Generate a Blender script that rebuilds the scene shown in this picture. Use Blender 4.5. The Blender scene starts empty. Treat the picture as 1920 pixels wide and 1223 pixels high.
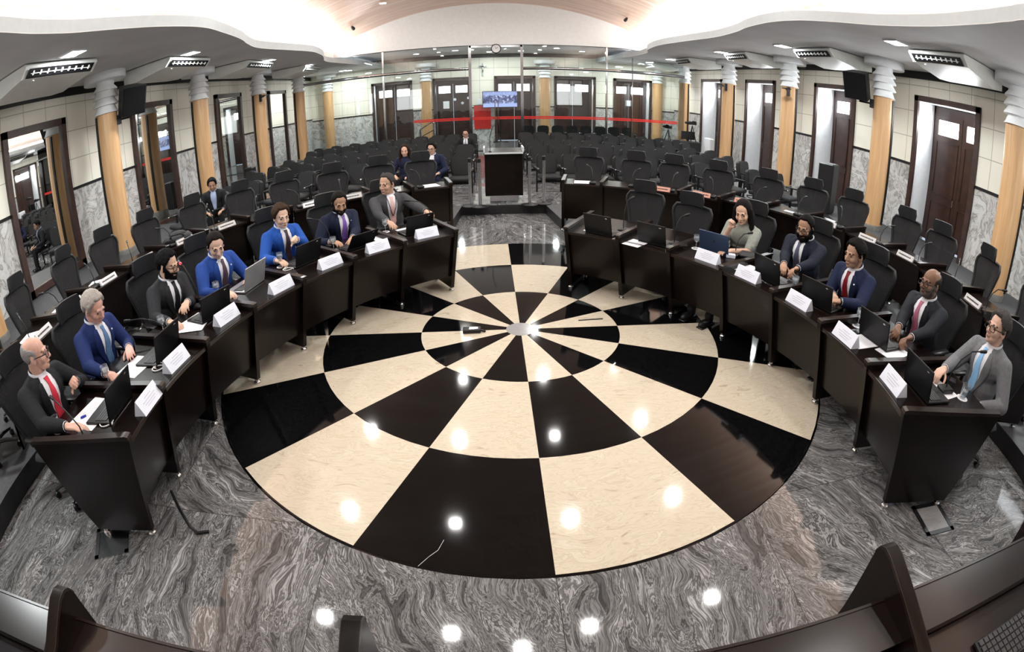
import bpy, bmesh, math, random
from math import sin, cos, pi, radians as rad, atan2, hypot, sqrt
from mathutils import Vector as V, Matrix as Mx
from mathutils.bvhtree import BVHTree
random.seed(7)
SC = bpy.context.scene
COL = SC.collection

# ------------------------------------------------------------------ camera
CAM = V((-0.284, -4.636, 2.294))
yaw, pit, rol = rad(-2.448), rad(25.895), rad(-0.857)
_f = V((-sin(yaw)*cos(pit), cos(yaw)*cos(pit), -sin(pit)))
_r = V((cos(yaw), sin(yaw), 0)); _u = _r.cross(_f)
_r2 = _r*cos(rol) + _u*sin(rol); _u2 = _u*cos(rol) - _r*sin(rol)
cd = bpy.data.cameras.new('camera'); cam = bpy.data.objects.new('camera', cd); COL.objects.link(cam)
m = Mx.Identity(4)
for i in range(3):
    m[i][0], m[i][1], m[i][2], m[i][3] = _r2[i], _u2[i], -_f[i], CAM[i]
cam.matrix_world = m
cd.type = 'PANO'; cd.sensor_width = 36.0; cd.clip_start = 0.02; cd.clip_end = 200
_pc = cd if hasattr(cd, 'panorama_type') else cd.cycles
_pc.panorama_type = 'FISHEYE_EQUISOLID'
_pc.fisheye_lens = 963.077*36/1920
_pc.fisheye_fov = pi
SC.camera = cam
# ------------------------------------------------------------------ world, light, exposure
w = bpy.data.worlds.new('world'); SC.world = w; w.use_nodes = True
w.node_tree.nodes['Background'].inputs[0].default_value = (0.75, 0.85, 1, 1)
w.node_tree.nodes['Background'].inputs[1].default_value = 0.6
vs = SC.view_settings
vs.view_transform = 'Standard'; vs.look = 'None'; vs.exposure = 0.3; vs.gamma = 1.0; vs.use_curve_mapping = False
SC.cycles.use_denoising = True
SC.cycles.max_bounces = 8; SC.cycles.transparent_max_bounces = 16
SC.cycles.sample_clamp_indirect = 6.0; SC.cycles.caustics_reflective = False; SC.cycles.caustics_refractive = False

def area(name, loc, sx, sy, watts, color=(1, 1, 1), rot=(0, 0, 0)):
    l = bpy.data.lights.new(name, 'AREA'); l.shape = 'RECTANGLE'; l.size = sx; l.size_y = sy; l.energy = watts; l.color = color
    o = bpy.data.objects.new(name, l); o.location = loc; o.rotation_euler = rot; COL.objects.link(o); return o
COVE_W, DOWN_W, SOFF_W, PANE_W, FRONT_FILL_W = 105, 15.5, 105, 38, 80
WARM = (1.0, 0.985, 0.96)
# cove light strips lying on the soffit shelf, aimed up and inwards at the vault
for s in (-1, 1):
    for k, y in enumerate((-5, 1.5, 8, 13.6)):
        area('cove_light', (s*5.95, y, 4.36), 0.18, 6.2, COVE_W, WARM, (0, s*rad(150), 0))
VAULT_LIGHTS = [(x, y) for y in (-3.0, 0.1, 2.95, 5.95, 8.95, 12.2) for x in (-3.55, -1.25, 1.25, 3.55)] + [(0.0, -0.25)]
SOFFIT_LIGHTS = [(-6.28, 1.17), (-6.34, 4.94), (-6.5, 9.6), (-6.6, 13.4), (-6.8, 18.9), (6.48, 2.05), (6.6, 6.2), (6.7, 9.95), (6.85, 14.9), (6.9, 18.9), (-6.1, -2.8), (6.2, -2.2)]
BACK_LIGHTS = [(-3.3, 18.4), (-1.56, 17.9), (-0.1, 19.2), (1.3, 18.9), (4.0, 18.6), (2.7, 17.4)]
PF = 0.18                                   # height of the raised side platform
ZS, ZB = 4.07, 4.45                         # soffit, ceiling beyond the glass
def vault_z(x): return 4.85 + 1.4 - (15.33 - sqrt(15.33**2 - x*x))
for x, y in VAULT_LIGHTS: area('downlight', (x, y, vault_z(x)-0.10), 0.2, 0.2, DOWN_W*2.2, (1, 0.98, 0.95))
for x, y in SOFFIT_LIGHTS: area('downlight', (x, y, ZS-0.03), 0.3, 0.3, SOFF_W, (0.95, 1, 1))
for x, y in BACK_LIGHTS: area('downlight', (x, y, ZB-0.03), 0.2, 0.2, SOFF_W*.35, (0.95, 1, 1))

# daylight through the lit top panes of the doors; unseen windows behind the camera are added as frontal fill
for y in (-1.43, 2.89, 7.26, 11.69, 15.92): area('pane_daylight', (9.15+.66, y, 2.9), .3, 1.5, PANE_W, (.95, .98, 1), (0, rad(90), 0))
for x in (-4.82, -1.9, 1.1, 4.0, 6.9): area('pane_daylight', (x, 20.5+.68, 2.72), 1.4, .3, PANE_W*.4, (.95, .98, 1), (rad(-90), 0, 0))
for x in (-6.9, 6.9): area('window_daylight', (x, -7.9, 2.6), 2.2, 2.2, FRONT_FILL_W, (.95, .98, 1), (rad(97), 0, 0))

# ------------------------------------------------------------------ mesh helpers
class MB:
    def __init__(s): s.bm = bmesh.new(); s.mi = 0
    def _add(s, verts, faces, M=None):
        vs_ = [s.bm.verts.new(M @ V(v) if M else V(v)) for v in verts]
        for f in faces:
            try: fc = s.bm.faces.new([vs_[i] for i in f]); fc.material_index = s.mi
            except ValueError: pass
        return vs_
    def box(s, c, d, rz=0, M=None, bev=0, rx=0, ry=0):
        T = Mx.Translation(c) @ Mx.Rotation(rz, 4, 'Z') @ Mx.Rotation(ry, 4, 'Y') @ Mx.Rotation(rx, 4, 'X')
        if M: T = M @ T
        x, y, z = d[0]/2, d[1]/2, d[2]/2
        if bev > 0:
            b = min(bev, x*.9, y*.9, z*.9)
            vv = []
            for sx in (-1, 1):
                for sy in (-1, 1):
                    for sz in (-1, 1):
                        vv += [(sx*x, sy*(y-b), sz*(z-b)), (sx*(x-b), sy*y, sz*(z-b)), (sx*(x-b), sy*(y-b), sz*z)]
            return s.hull([T @ V(p) for p in vv])
        vv = [(sx*x, sy*y, sz*z) for sx in (-1, 1) for sy in (-1, 1) for sz in (-1, 1)]
        return s._add(vv, [(0, 1, 3, 2), (4, 6, 7, 5), (0, 4, 5, 1), (2, 3, 7, 6), (0, 2, 6, 4), (1, 5, 7, 3)], T)
    def hull(s, pts):
        t = bmesh.new(); vs_ = [t.verts.new(p) for p in pts]
        r = bmesh.ops.convex_hull(t, input=vs_)
        bmesh.ops.dissolve_limit(t, angle_limit=0.01, verts=t.verts, edges=t.edges)
        t.verts.index_update()
        s._add([v.co.copy() for v in t.verts], [[v.index for v in f.verts] for f in t.faces]); t.free()
    def prism(s, pts, a, b, M=None):            # polygon (list of 3-d points) swept from offset a to offset b (vectors)
        n = len(pts); A, B = V(a), V(b)
        vv = [V(p)+A for p in pts] + [V(p)+B for p in pts]
        fs = [list(range(n))[::-1], list(range(n, 2*n))] + [(i, (i+1) % n, n+(i+1) % n, n+i) for i in range(n)]
        return s._add(vv, fs, M)
    def slab(s, poly, z0, z1, M=None): return s.prism([(p[0], p[1], 0) for p in poly], (0, 0, z0), (0, 0, z1), M)
    def tube(s, path, r, n=8, M=None, flat=1.0):
        P = [V(p) for p in path]; R = r if isinstance(r, (list, tuple)) else [r]*len(P)
        vv = []; up = None
        for i, p in enumerate(P):
            t = (P[min(i+1, len(P)-1)] - P[max(i-1, 0)]).normalized()
            if up is None:
                up = V((0, 0, 1)) if abs(t.z) < .9 else V((1, 0, 0))
            a = t.cross(up).normalized(); b = a.cross(t).normalized(); up = b
            for k in range(n):
                q = 2*pi*k/n; vv.append(p + a*cos(q)*R[i] + b*sin(q)*R[i]*flat)
        fs = [list(range(n)), list(range((len(P)-1)*n, len(P)*n))[::-1]]
        for i in range(len(P)-1):
            for k in range(n): fs.append((i*n+k, (i+1)*n+k, (i+1)*n+(k+1) % n, i*n+(k+1) % n))
        return s._add(vv, fs, M)
    def lathe(s, prof, n=24, M=None, cap=True):
        vv = []
        for r, z in prof:
            for k in range(n): vv.append((r*cos(2*pi*k/n), r*sin(2*pi*k/n), z))
        fs = []
        for i in range(len(prof)-1):
            for k in range(n): fs.append((i*n+k, i*n+(k+1) % n, (i+1)*n+(k+1) % n, (i+1)*n+k))
        if cap: fs += [list(range(n))[::-1], list(range((len(prof)-1)*n, len(prof)*n))]
        return s._add(vv, fs, M)
    def cyl(s, c, r, h, n=16, M=None):
        T = Mx.Translation(c); T = M @ T if M else T
        return s.lathe([(r, 0), (r, h)], n, T)
    def ell(s, c, r, M=None, n=12, m=8, R=None):
        vv = [(0, 0, -1)]; fs = []
        for i in range(1, m):
            t = -pi/2 + pi*i/m
            for k in range(n): vv.append((cos(t)*cos(2*pi*k/n), cos(t)*sin(2*pi*k/n), sin(t)))
        vv.append((0, 0, 1)); L = len(vv)-1
        for k in range(n):
            fs.append((0, 1+(k+1) % n, 1+k)); fs.append((L, L-n+k, L-n+(k+1) % n))
            for i in range(m-2): fs.append((1+i*n+k, 1+i*n+(k+1) % n, 1+(i+1)*n+(k+1) % n, 1+(i+1)*n+k))
        T = Mx.Translation(c)
        if R: T = T @ R
        T = T @ Mx.Diagonal((r[0], r[1], r[2], 1))
        return s._add(vv, fs, M @ T if M else T)
    def cap(s, a, ra, b, rb, M=None, n=12):      # tapered capsule
        a, b = V(a), V(b); d = b-a; L = d.length
        if L < 1e-6: d = V((0, 0, 1)); L = 1e-6
        q = V((0, 0, 1)).rotation_difference(d.normalized()).to_matrix().to_4x4()
        pr = [(ra*sin(t), -ra*cos(t)) for t in (0.15, .5, .9, 1.25, pi/2)] + [(rb*cos(t), L+rb*sin(t)) for t in (0, .35, .7, 1.1, 1.42)]
        T = Mx.Translation(a) @ q
        return s.lathe(pr, n, M @ T if M else T)
    def build(s, name, mat, parent=None, smooth=35, recalc=True, **kw):
        me = bpy.data.meshes.new(name)
        if recalc: bmesh.ops.recalc_face_normals(s.bm, faces=s.bm.faces)
        s.bm.to_mesh(me); s.bm.free()
        return mkobj(name, me, mat, parent, smooth, **kw)
def mkobj(name, me, mat, parent=None, smooth=35, **kw):
    for mm in (mat if isinstance(mat, (list, tuple)) else [mat]): me.materials.append(mm)
    if smooth:
        me.polygons.foreach_set('use_smooth', [True]*len(me.polygons))
        if smooth < 180: me.set_sharp_from_angle(angle=rad(smooth))
    o = bpy.data.objects.new(name, me); COL.objects.link(o)
    if parent: o.parent = parent
    for k, v in kw.items(): o[k] = v
    return o
def thing(name, label, cat, loc=(0, 0, 0), rz=0, group=None):
    o = bpy.data.objects.new(name, None); COL.objects.link(o); o.empty_display_size = .1
    o.location = loc; o.rotation_euler = (0, 0, rz); o['label'] = label; o['category'] = cat
    if group: o['group'] = group
    return o
def tag(o, label, cat, group=None):
    o['label'] = label; o['category'] = cat
    if group: o['group'] = group
    return o
def struct(o, label=None):
    o['kind'] = 'structure'
    if label: o['label'] = label
    return o
def dup(src, loc, rz, label, group=None):
    def cp(o, par):
        c = o.copy(); COL.objects.link(c); c.parent = par
        for ch in list(o.children): cp(ch, c)
        return c
    r = src.copy(); COL.objects.link(r); r.location = loc; r.rotation_euler = (0, 0, rz); r['label'] = label
    if group: r['group'] = group
    for ch in list(src.children): cp(ch, r)
    return r
def face_rz(d): return atan2(-d[0], d[1])         # rotation that turns local +Y to direction d
ORD = ['first', 'second', 'third', 'fourth', 'fifth', 'sixth', 'seventh', 'eighth', 'ninth', 'tenth', 'eleventh', 'twelfth']

# ------------------------------------------------------------------ materials
def mat(name, col, rough=.5, metal=0, coat=0, spec=.5, var=0, vscale=8, emit=None, estr=0, bump=0, bscale=60, alpha=None):
    mt = bpy.data.materials.new(name); mt.use_nodes = True; nt = mt.node_tree; b = nt.nodes['Principled BSDF']
    c = (*col, 1)
    b.inputs['Base Color'].default_value = c; b.inputs['Roughness'].default_value = rough; b.inputs['Metallic'].default_value = metal
    b.inputs['Coat Weight'].default_value = coat; b.inputs['Coat Roughness'].default_value = .08; b.inputs['Specular IOR Level'].default_value = spec
    if emit: b.inputs['Emission Color'].default_value = (*emit, 1); b.inputs['Emission Strength'].default_value = estr
    if alpha is not None: b.inputs['Alpha'].default_value = alpha
    tc = nt.nodes.new('ShaderNodeTexCoord')
    if var:
        n = nt.nodes.new('ShaderNodeTexNoise'); n.inputs['Scale'].default_value = vscale; n.inputs['Detail'].default_value = 4
        nt.links.new(tc.outputs['Object'], n.inputs['Vector'])
        r = nt.nodes.new('ShaderNodeValToRGB'); e = r.color_ramp.elements
        e[0].position, e[1].position = .3, .7
        e[0].color = (*[max(0, x*(1-var)) for x in col], 1); e[1].color = (*[min(1, x*(1+var)) for x in col], 1)
        nt.links.new(n.outputs['Fac'], r.inputs['Fac']); nt.links.new(r.outputs['Color'], b.inputs['Base Color'])
    if bump:
        n = nt.nodes.new('ShaderNodeTexNoise'); n.inputs['Scale'].default_value = bscale
        nt.links.new(tc.outputs['Object'], n.inputs['Vector'])
        bp = nt.nodes.new('ShaderNodeBump'); bp.inputs['Strength'].default_value = bump; bp.inputs['Distance'].default_value = .01
        nt.links.new(n.outputs['Fac'], bp.inputs['Height']); nt.links.new(bp.outputs['Normal'], b.inputs['Normal'])
    return mt
def N(nt, t, **kw):
    n = nt.nodes.new(t)
    for k, v in kw.items():
        if k in n.inputs: n.inputs[k].default_value = v
        else: setattr(n, k, v)
    return n
def ramp(nt, stops):
    r = nt.nodes.new('ShaderNodeValToRGB'); e = r.color_ramp.elements
    while len(e) < len(stops): e.new(.5)
    for i, (p, c) in enumerate(stops): e[i].position = p; e[i].color = (*c, 1)
    return r
def marble(name, stops, scale, stretch, dist, rough, tile=None, warp=.35, detail=7, obj='Object'):
    mt = bpy.data.materials.new(name); mt.use_nodes = True; nt = mt.node_tree; b = nt.nodes['Principled BSDF']; L = nt.links.new
    tc = N(nt, 'ShaderNodeTexCoord'); vec = tc.outputs[obj]
    if tile:                                  # each slab is cut and laid in its own direction
        vm = N(nt, 'ShaderNodeVectorMath', operation='SCALE'); vm.inputs['Scale'].default_value = 1/tile; L(vec, vm.inputs[0])
        fl = N(nt, 'ShaderNodeVectorMath', operation='FLOOR'); L(vm.outputs[0], fl.inputs[0])
        wn = N(nt, 'ShaderNodeTexWhiteNoise', noise_dimensions='2D'); L(fl.outputs[0], wn.inputs['Vector'])
        mu = N(nt, 'ShaderNodeMath', operation='MULTIPLY'); mu.inputs[1].default_value = 2.2; L(wn.outputs['Value'], mu.inputs[0])
        ro = N(nt, 'ShaderNodeVectorRotate', rotation_type='Z_AXIS'); L(vec, ro.inputs['Vector']); L(mu.outputs[0], ro.inputs['Angle'])
        ad = N(nt, 'ShaderNodeVectorMath', operation='ADD'); L(ro.outputs[0], ad.inputs[0]); L(wn.outputs['Color'], ad.inputs[1]); vec = ad.outputs[0]
    nz = N(nt, 'ShaderNodeTexNoise', Scale=.9, Detail=3.0); L(vec, nz.inputs['Vector'])
    sc = N(nt, 'ShaderNodeVectorMath', operation='SCALE'); sc.inputs['Scale'].default_value = warp*2; L(nz.outputs['Color'], sc.inputs[0])
    a2 = N(nt, 'ShaderNodeVectorMath', operation='ADD'); L(vec, a2.inputs[0]); L(sc.outputs[0], a2.inputs[1])
    mp = N(nt, 'ShaderNodeMapping'); mp.inputs['Scale'].default_value = stretch; L(a2.outputs[0], mp.inputs['Vector'])
    n = N(nt, 'ShaderNodeTexNoise', Scale=scale, Detail=detail, Roughness=.62, Distortion=dist); L(mp.outputs[0], n.inputs['Vector'])
    r = ramp(nt, stops); L(n.outputs['Fac'], r.inputs['Fac'])
    L(r.outputs['Color'], b.inputs['Base Color'])
    b.inputs['Roughness'].default_value = rough
    if tile:
        fr = N(nt, 'ShaderNodeVectorMath', operation='FRACTION'); L(vm.outputs[0], fr.inputs[0])
        sx = N(nt, 'ShaderNodeSeparateXYZ'); L(fr.outputs[0], sx.inputs[0])
        ln = []
        for ax in ('X', 'Y'):
            g = N(nt, 'ShaderNodeMath', operation='LESS_THAN'); g.inputs[1].default_value = .0035; L(sx.outputs[ax], g.inputs[0]); ln.append(g)
        mxm = N(nt, 'ShaderNodeMath', operation='MAXIMUM'); L(ln[0].outputs[0], mxm.inputs[0]); L(ln[1].outputs[0], mxm.inputs[1])
        mix = N(nt, 'ShaderNodeMixRGB'); mix.inputs[2].default_value = (.03, .03, .03, 1); L(mxm.outputs[0], mix.inputs[0]); L(r.outputs['Color'], mix.inputs[1])
        L(mix.outputs[0], b.inputs['Base Color'])
    return mt
G = lambda v: (v, v, v*1.01)
M = {}
M['floor'] = marble('grey_swirl_marble', [(.28, G(.02)), (.36, G(.09)), (.40, G(.03)), (.435, G(.19)), (.46, G(.05)), (.49, G(.26)), (.51, G(.06)), (.535, G(.09)), (.555, G(.36)), (.58, G(.09)), (.62, G(.16)), (.645, G(.46)), (.675, G(.17)), (.74, G(.40))], 1.7, (1, 4.6, 1), 1.5, .055, tile=1.3, warp=.36, detail=10)
M['dado'] = marble('grey_dado_marble', [(.28, (.52, .52, .52)), (.42, (.64, .64, .63)), (.485, (.40, .39, .38)), (.50, (.22, .21, .20)), (.52, (.50, .48, .46)), (.58, (.60, .59, .58)), (.63, (.36, .34, .32)), (.66, (.62, .61, .6)), (.76, (.68, .67, .66))], 1.1, (1, 1.6, 1.0), 1.7, .25, warp=.55, detail=9)
M['beige'] = marble('beige_marble', [(.3, (.40, .33, .24)), (.38, (.54, .47, .37)), (.5, (.59, .53, .42)), (.56, (.51, .44, .33)), (.60, (.61, .56, .46)), (.68, (.57, .50, .39)), (.72, (.42, .36, .27))], 5, (1, 2.8, 1), 1.2, .07, warp=.25)
M['black'] = mat('black_granite', (.003, .003, .0034), .06, var=.5, vscale=40, spec=.3)
M['disc'] = marble('grey_disc_stone', [(.3, G(.2)), (.5, G(.3)), (.7, G(.24))], 6, (1, 8, 1), .5, .15, warp=.05)
M['plat'] = mat('dark_grey_carpet', (.045, .046, .05), .62, var=.25, vscale=30, bump=.2, bscale=200)
M['riser'] = mat('black_riser', (.014, .014, .015), .45, var=.3)
M['wood'] = mat('dark_wenge_wood', (.0052, .0026, .002), .27, var=.5, vscale=5, coat=.03, spec=.22)
M['wood_gloss'] = mat('polished_wenge_wood', (.0065, .0034, .0028), .24, var=.4, vscale=5, coat=.1, spec=.35)
M['wood_edge_sheen'] = mat('wenge_edge_sheen', (.013, .007, .0052), .28, var=.3, vscale=6, coat=.12, spec=.35)  # lighter wenge: light reflected along the panel tops put into the colour
M['door'] = mat('dark_brown_door_wood', (.035, .013, .009), .35, var=.35, vscale=4, coat=.2)
M['frame'] = mat('brown_frame_wood', (.042, .02, .016), .4, var=.3, vscale=5)
M['white'] = mat('white_paint', (.78, .79, .8), .5, var=.03)
M['jamb'] = mat('white_jamb_plaster', (.84, .86, .88), .55, var=.03)
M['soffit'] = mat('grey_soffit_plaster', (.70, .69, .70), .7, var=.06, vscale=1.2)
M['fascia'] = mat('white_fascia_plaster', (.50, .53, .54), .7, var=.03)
M['arch'] = mat('white_arch_plaster', (.78, .8, .8), .6, var=.03)
M['chrome'] = mat('brushed_chrome', (.55, .56, .57), .18, 1, var=.05)
M['steel'] = mat('polished_steel', (.46, .46, .47), .14, 1, var=.05)
M['bright'] = mat('bright_polished_steel', (.82, .82, .84), .2, 1, var=.03)
M['plastic'] = mat('black_plastic', (.008, .008, .009), .4, var=.2, spec=.35)
M['fabric'] = mat('black_upholstery', (.0095, .0095, .0105), .75, var=.25, vscale=60, bump=.25, bscale=300)
M['meshfab'] = mat('charcoal_chair_mesh', (.019, .0195, .021), .7, var=.3, vscale=90, alpha=.88, spec=.3)
M['chairframe'] = mat('charcoal_chair_frame', (.015, .0155, .017), .5, var=.15, spec=.35)
M['ringstone'] = mat('grey_skirting_stone', (.13, .125, .115), .4, var=.2, vscale=12)
M['mirror'] = mat('mirror_glass', (.86, .88, .87), .015, 1, var=.01)
M['screenblk'] = mat('black_screen', (.006, .006, .007), .18, var=.1)
M['lamp'] = mat('lamp_diffuser', (1, 1, 1), .5, emit=(.95, 1, 1), estr=14, var=.01)
M['daylight'] = mat('daylit_pane', (1, 1, 1), .5, emit=(1, 1, 1), estr=7, var=.01)
M['fill_pane'] = mat('added_fill_glow', (.8, .8, .76), .8, emit=(1, .97, .9), estr=.8, var=.05)  # glowing pane for the fill windows added behind the camera
M['paper'] = mat('white_paper', (.82, .83, .86), .6, var=.02)
M['tent'] = mat('white_card', (.76, .8, .9), .55, var=.02)
M['ink'] = mat('grey_ink', (.50, .52, .60), .7, var=.1)
M['plate'] = mat('silver_nameplate', (.5, .5, .5), .35, .4, var=.1, vscale=30)
M['plate_red'] = mat('salmon_nameplate', (.62, .3, .22), .45, var=.1, vscale=30)
M['red'] = mat('red_tape', (.55, .015, .01), .5, var=.08)
M['ac'] = mat('white_air_conditioner_plastic', (.74, .74, .70), .42, var=.04)
M['cable'] = mat('white_cable', (.7, .7, .68), .5, var=.03)
# oak column shaft with grain running up
mt = bpy.data.materials.new('light_oak_veneer'); mt.use_nodes = True; nt = mt.node_tree; b = nt.nodes['Principled BSDF']
tc = N(nt, 'ShaderNodeTexCoord'); mp = N(nt, 'ShaderNodeMapping'); mp.inputs['Scale'].default_value = (9, 9, .5); nt.links.new(tc.outputs['Object'], mp.inputs['Vector'])
n = N(nt, 'ShaderNodeTexNoise', Scale=2.0, Detail=5.0, Distortion=.6); nt.links.new(mp.outputs[0], n.inputs['Vector'])
r = ramp(nt, [(.3, (.48, .27, .12)), (.5, (.54, .32, .155)), (.7, (.60, .375, .195))]); nt.links.new(n.outputs['Fac'], r.inputs['Fac']); nt.links.new(r.outputs['Color'], b.inputs['Base Color']); b.inputs['Roughness'].default_value = .4
M['oak'] = mt
# wall: cream panels with grey joints above a dado of veined marble
def wallmat(axis):
    mt = bpy.data.materials.new('cream_panel_wall_'+axis); mt.use_nodes = True; nt = mt.node_tree; b = nt.nodes['Principled BSDF']; L = nt.links.new
    tc = N(nt, 'ShaderNodeTexCoord'); sp = N(nt, 'ShaderNodeSeparateXYZ'); L(tc.outputs['Object'], sp.inputs[0])
    ln = []
    for out, per, off, wd in ((axis, .68, .1, .016), ('Z', .62, 1.86-.62*3, .018)):
        s1 = N(nt, 'ShaderNodeMath', operation='SUBTRACT'); s1.inputs[1].default_value = off-50*per; L(sp.outputs[out], s1.inputs[0])
        dv = N(nt, 'ShaderNodeMath', operation='DIVIDE'); dv.inputs[1].default_value = per; L(s1.outputs[0], dv.inputs[0])
        fr = N(nt, 'ShaderNodeMath', operation='FRACT'); L(dv.outputs[0], fr.inputs[0])
        lt = N(nt, 'ShaderNodeMath', operation='LESS_THAN'); lt.inputs[1].default_value = wd/per; L(fr.outputs[0], lt.inputs[0]); ln.append(lt)
    mx = N(nt, 'ShaderNodeMath', operation='MAXIMUM'); L(ln[0].outputs[0], mx.inputs[0]); L(ln[1].outputs[0], mx.inputs[1])
    nz = N(nt, 'ShaderNodeTexNoise', Scale=1.5, Detail=3.0); L(tc.outputs['Object'], nz.inputs['Vector'])
    rp = ramp(nt, [(.3, (.78, .745, .64)), (.7, (.82, .79, .70))]); L(nz.outputs['Fac'], rp.inputs['Fac'])
    mix = N(nt, 'ShaderNodeMixRGB'); mix.inputs[2].default_value = (.42, .39, .33, 1); L(mx.outputs[0], mix.inputs[0]); L(rp.outputs['Color'], mix.inputs[1])
    L(mix.outputs[0], b.inputs['Base Color']); b.inputs['Roughness'].default_value = .5
    return mt
M['panelY'], M['panelX'] = wallmat('Y'), wallmat('X')
# vault: peach boards running across the vault
mt = bpy.data.materials.new('peach_vault_boards'); mt.use_nodes = True; nt = mt.node_tree; b = nt.nodes['Principled BSDF']
tc = N(nt, 'ShaderNodeTexCoord'); mp = N(nt, 'ShaderNodeMapping'); mp.inputs['Scale'].default_value = (.12, 5, .12); nt.links.new(tc.outputs['Object'], mp.inputs['Vector'])
n = N(nt, 'ShaderNodeTexNoise', Scale=1.4, Detail=4.0); nt.links.new(mp.outputs[0], n.inputs['Vector'])
r = ramp(nt, [(.3, (.50, .29, .21)), (.46, (.74, .54, .43)), (.54, (.58, .36, .27)), (.62, (.86, .72, .62)), (.72, (.66, .44, .34))]); nt.links.new(n.outputs['Fac'], r.inputs['Fac']); nt.links.new(r.outputs['Color'], b.inputs['Base Color']); b.inputs['Roughness'].default_value = .35
M['vault'] = mt
# clear glass sheet
mt = bpy.data.materials.new('clear_sheet_glass'); mt.use_nodes = True; nt = mt.node_tree; nt.nodes.clear()
o_ = N(nt, 'ShaderNodeOutputMaterial'); tr = N(nt, 'ShaderNodeBsdfTransparent'); tr.inputs[0].default_value = (.93, .96, .95, 1); gl = N(nt, 'ShaderNodeBsdfGlossy'); gl.inputs['Roughness'].default_value = .02
fr = N(nt, 'ShaderNodeFresnel'); fr.inputs[0].default_value = 1.6; mxs = N(nt, 'ShaderNodeMixShader')
nt.links.new(fr.outputs[0], mxs.inputs[0]); nt.links.new(tr.outputs[0], mxs.inputs[1]); nt.links.new(gl.outputs[0], mxs.inputs[2]); nt.links.new(mxs.outputs[0], o_.inputs[0])
M['glass'] = mt
def clearmat(nm, tint, glint):
    mt = bpy.data.materials.new(nm); mt.use_nodes = True; nt = mt.node_tree; nt.nodes.clear()
    o_ = N(nt, 'ShaderNodeOutputMaterial'); tr = N(nt, 'ShaderNodeBsdfTransparent'); tr.inputs[0].default_value = (*tint, 1); gl = N(nt, 'ShaderNodeBsdfGlossy'); gl.inputs['Roughness'].default_value = .05
    lw = N(nt, 'ShaderNodeLayerWeight'); lw.inputs['Blend'].default_value = .35; mx = N(nt, 'ShaderNodeMixShader'); df = N(nt, 'ShaderNodeBsdfDiffuse'); df.inputs[0].default_value = (.85, .9, .95, 1); m2 = N(nt, 'ShaderNodeMixShader'); m2.inputs[0].default_value = glint  # white diffuse share paints bright light caught in the clear glass
    nt.links.new(lw.outputs['Facing'], mx.inputs[0]); nt.links.new(tr.outputs[0], mx.inputs[1]); nt.links.new(gl.outputs[0], mx.inputs[2]); nt.links.new(mx.outputs[0], m2.inputs[1]); nt.links.new(df.outputs[0], m2.inputs[2]); nt.links.new(m2.outputs[0], o_.inputs[0])
    return mt
M['goblet'] = clearmat('drinking_glass', (.95, .97, .98), .07); M['water'] = clearmat('water', (.9, .95, .98), .22)

# ------------------------------------------------------------------ the setting
XW0, XW1, YB, YF = -9.0, 9.15, 20.5, -8.0
def arc(c, r, a0, a1, n): return [(c[0]+r*cos(rad(a0+(a1-a0)*i/n)), c[1]+r*sin(rad(a0+(a1-a0)*i/n))) for i in range(n+1)]
mb = MB(); mb.slab([(XW0-1, YF-.3), (XW1+1, YF-.3), (XW1+1, YB+1), (XW0-1, YB+1)], -.2, 0); struct(mb.build('floor', M['floor'], smooth=0), 'polished grey swirl marble floor')
# round medallion: sixteen spokes, three rings of black granite and beige marble
mb = MB(); RI = [.145, 1.0, 1.986, 2.987]; H = .004
for k in range(16):
    a0 = rad(-90+(k-4)*22.5); a1 = a0+rad(22.5)
    for ring in range(3):
        mb.mi = 1 if ((k % 2 == 1) != (ring == 1)) else 0
        r0, r1 = RI[ring], RI[ring+1]; nn = 5
        q = [(r0*cos(a0+(a1-a0)*i/nn), r0*sin(a0+(a1-a0)*i/nn), H) for i in range(nn+1)] + [(r1*cos(a0+(a1-a0)*i/nn), r1*sin(a0+(a1-a0)*i/nn), H) for i in range(nn, -1, -1)]
        mb._add(q, [list(range(len(q)))])
mb.mi = 2; mb._add([(.145*cos(2*pi*i/40), .145*sin(2*pi*i/40), H) for i in range(40)], [list(range(40))])
mb.mi = 1
qn = 96; vv = []
for rr, zz in ((2.987, H), (3.0, H), (3.006, .0)): vv += [(rr*cos(2*pi*i/qn), rr*sin(2*pi*i/qn), zz) for i in range(qn)]
mb._add(vv, [(j*qn+i, (j+1)*qn+i, (j+1)*qn+(i+1) % qn, j*qn+(i+1) % qn) for j in range(2) for i in range(qn)])
o = mb.build('floor_medallion', [M['beige'], M['black'], M['disc']], smooth=0); struct(o, 'round black and beige checkered medallion in the marble floor')
# raised platform, left and right, with the notch of the aisle between
CL, CR, CO = (1.08, -2.15), (-1.07, -1.98), (0, -.9)
left_in = arc(CL, 5.42, 205, 109.5, 30); right_in = arc(CR, 5.36, -26, 70.0, 30)
def outer(s): return [(s*9.6, 6.4), (s*8.0, 6.2)] + [(s*6.75*sin(rad(f)), -.9+6.75*cos(rad(f))) for f in (66, 58, 50, 42, 34, 26)] + [(s*2.4, 6.0), (s*1.35, 6.25), (s*.0, 6.3)]
for nm, inn, s in (('floor_platform_left', left_in, -1), ('floor_platform_right', right_in, 1)):
    inn = [p for p in inn if not (abs(p[0]) < .80)]
    poly = inn + [(s*.80, 5.02), (0, 5.02)] + outer(s)[::-1] + [(s*9.6, YF)]
    poly += [(inn[0][0], YF)]
    mb = MB(); mb.slab(poly, .004, PF-.006); mb.mi = 1; mb.slab(poly, PF-.006, PF)
    o = mb.build(nm, [M['riser'], M['plat']], smooth=0); struct(o, 'raised dark grey platform')
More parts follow.
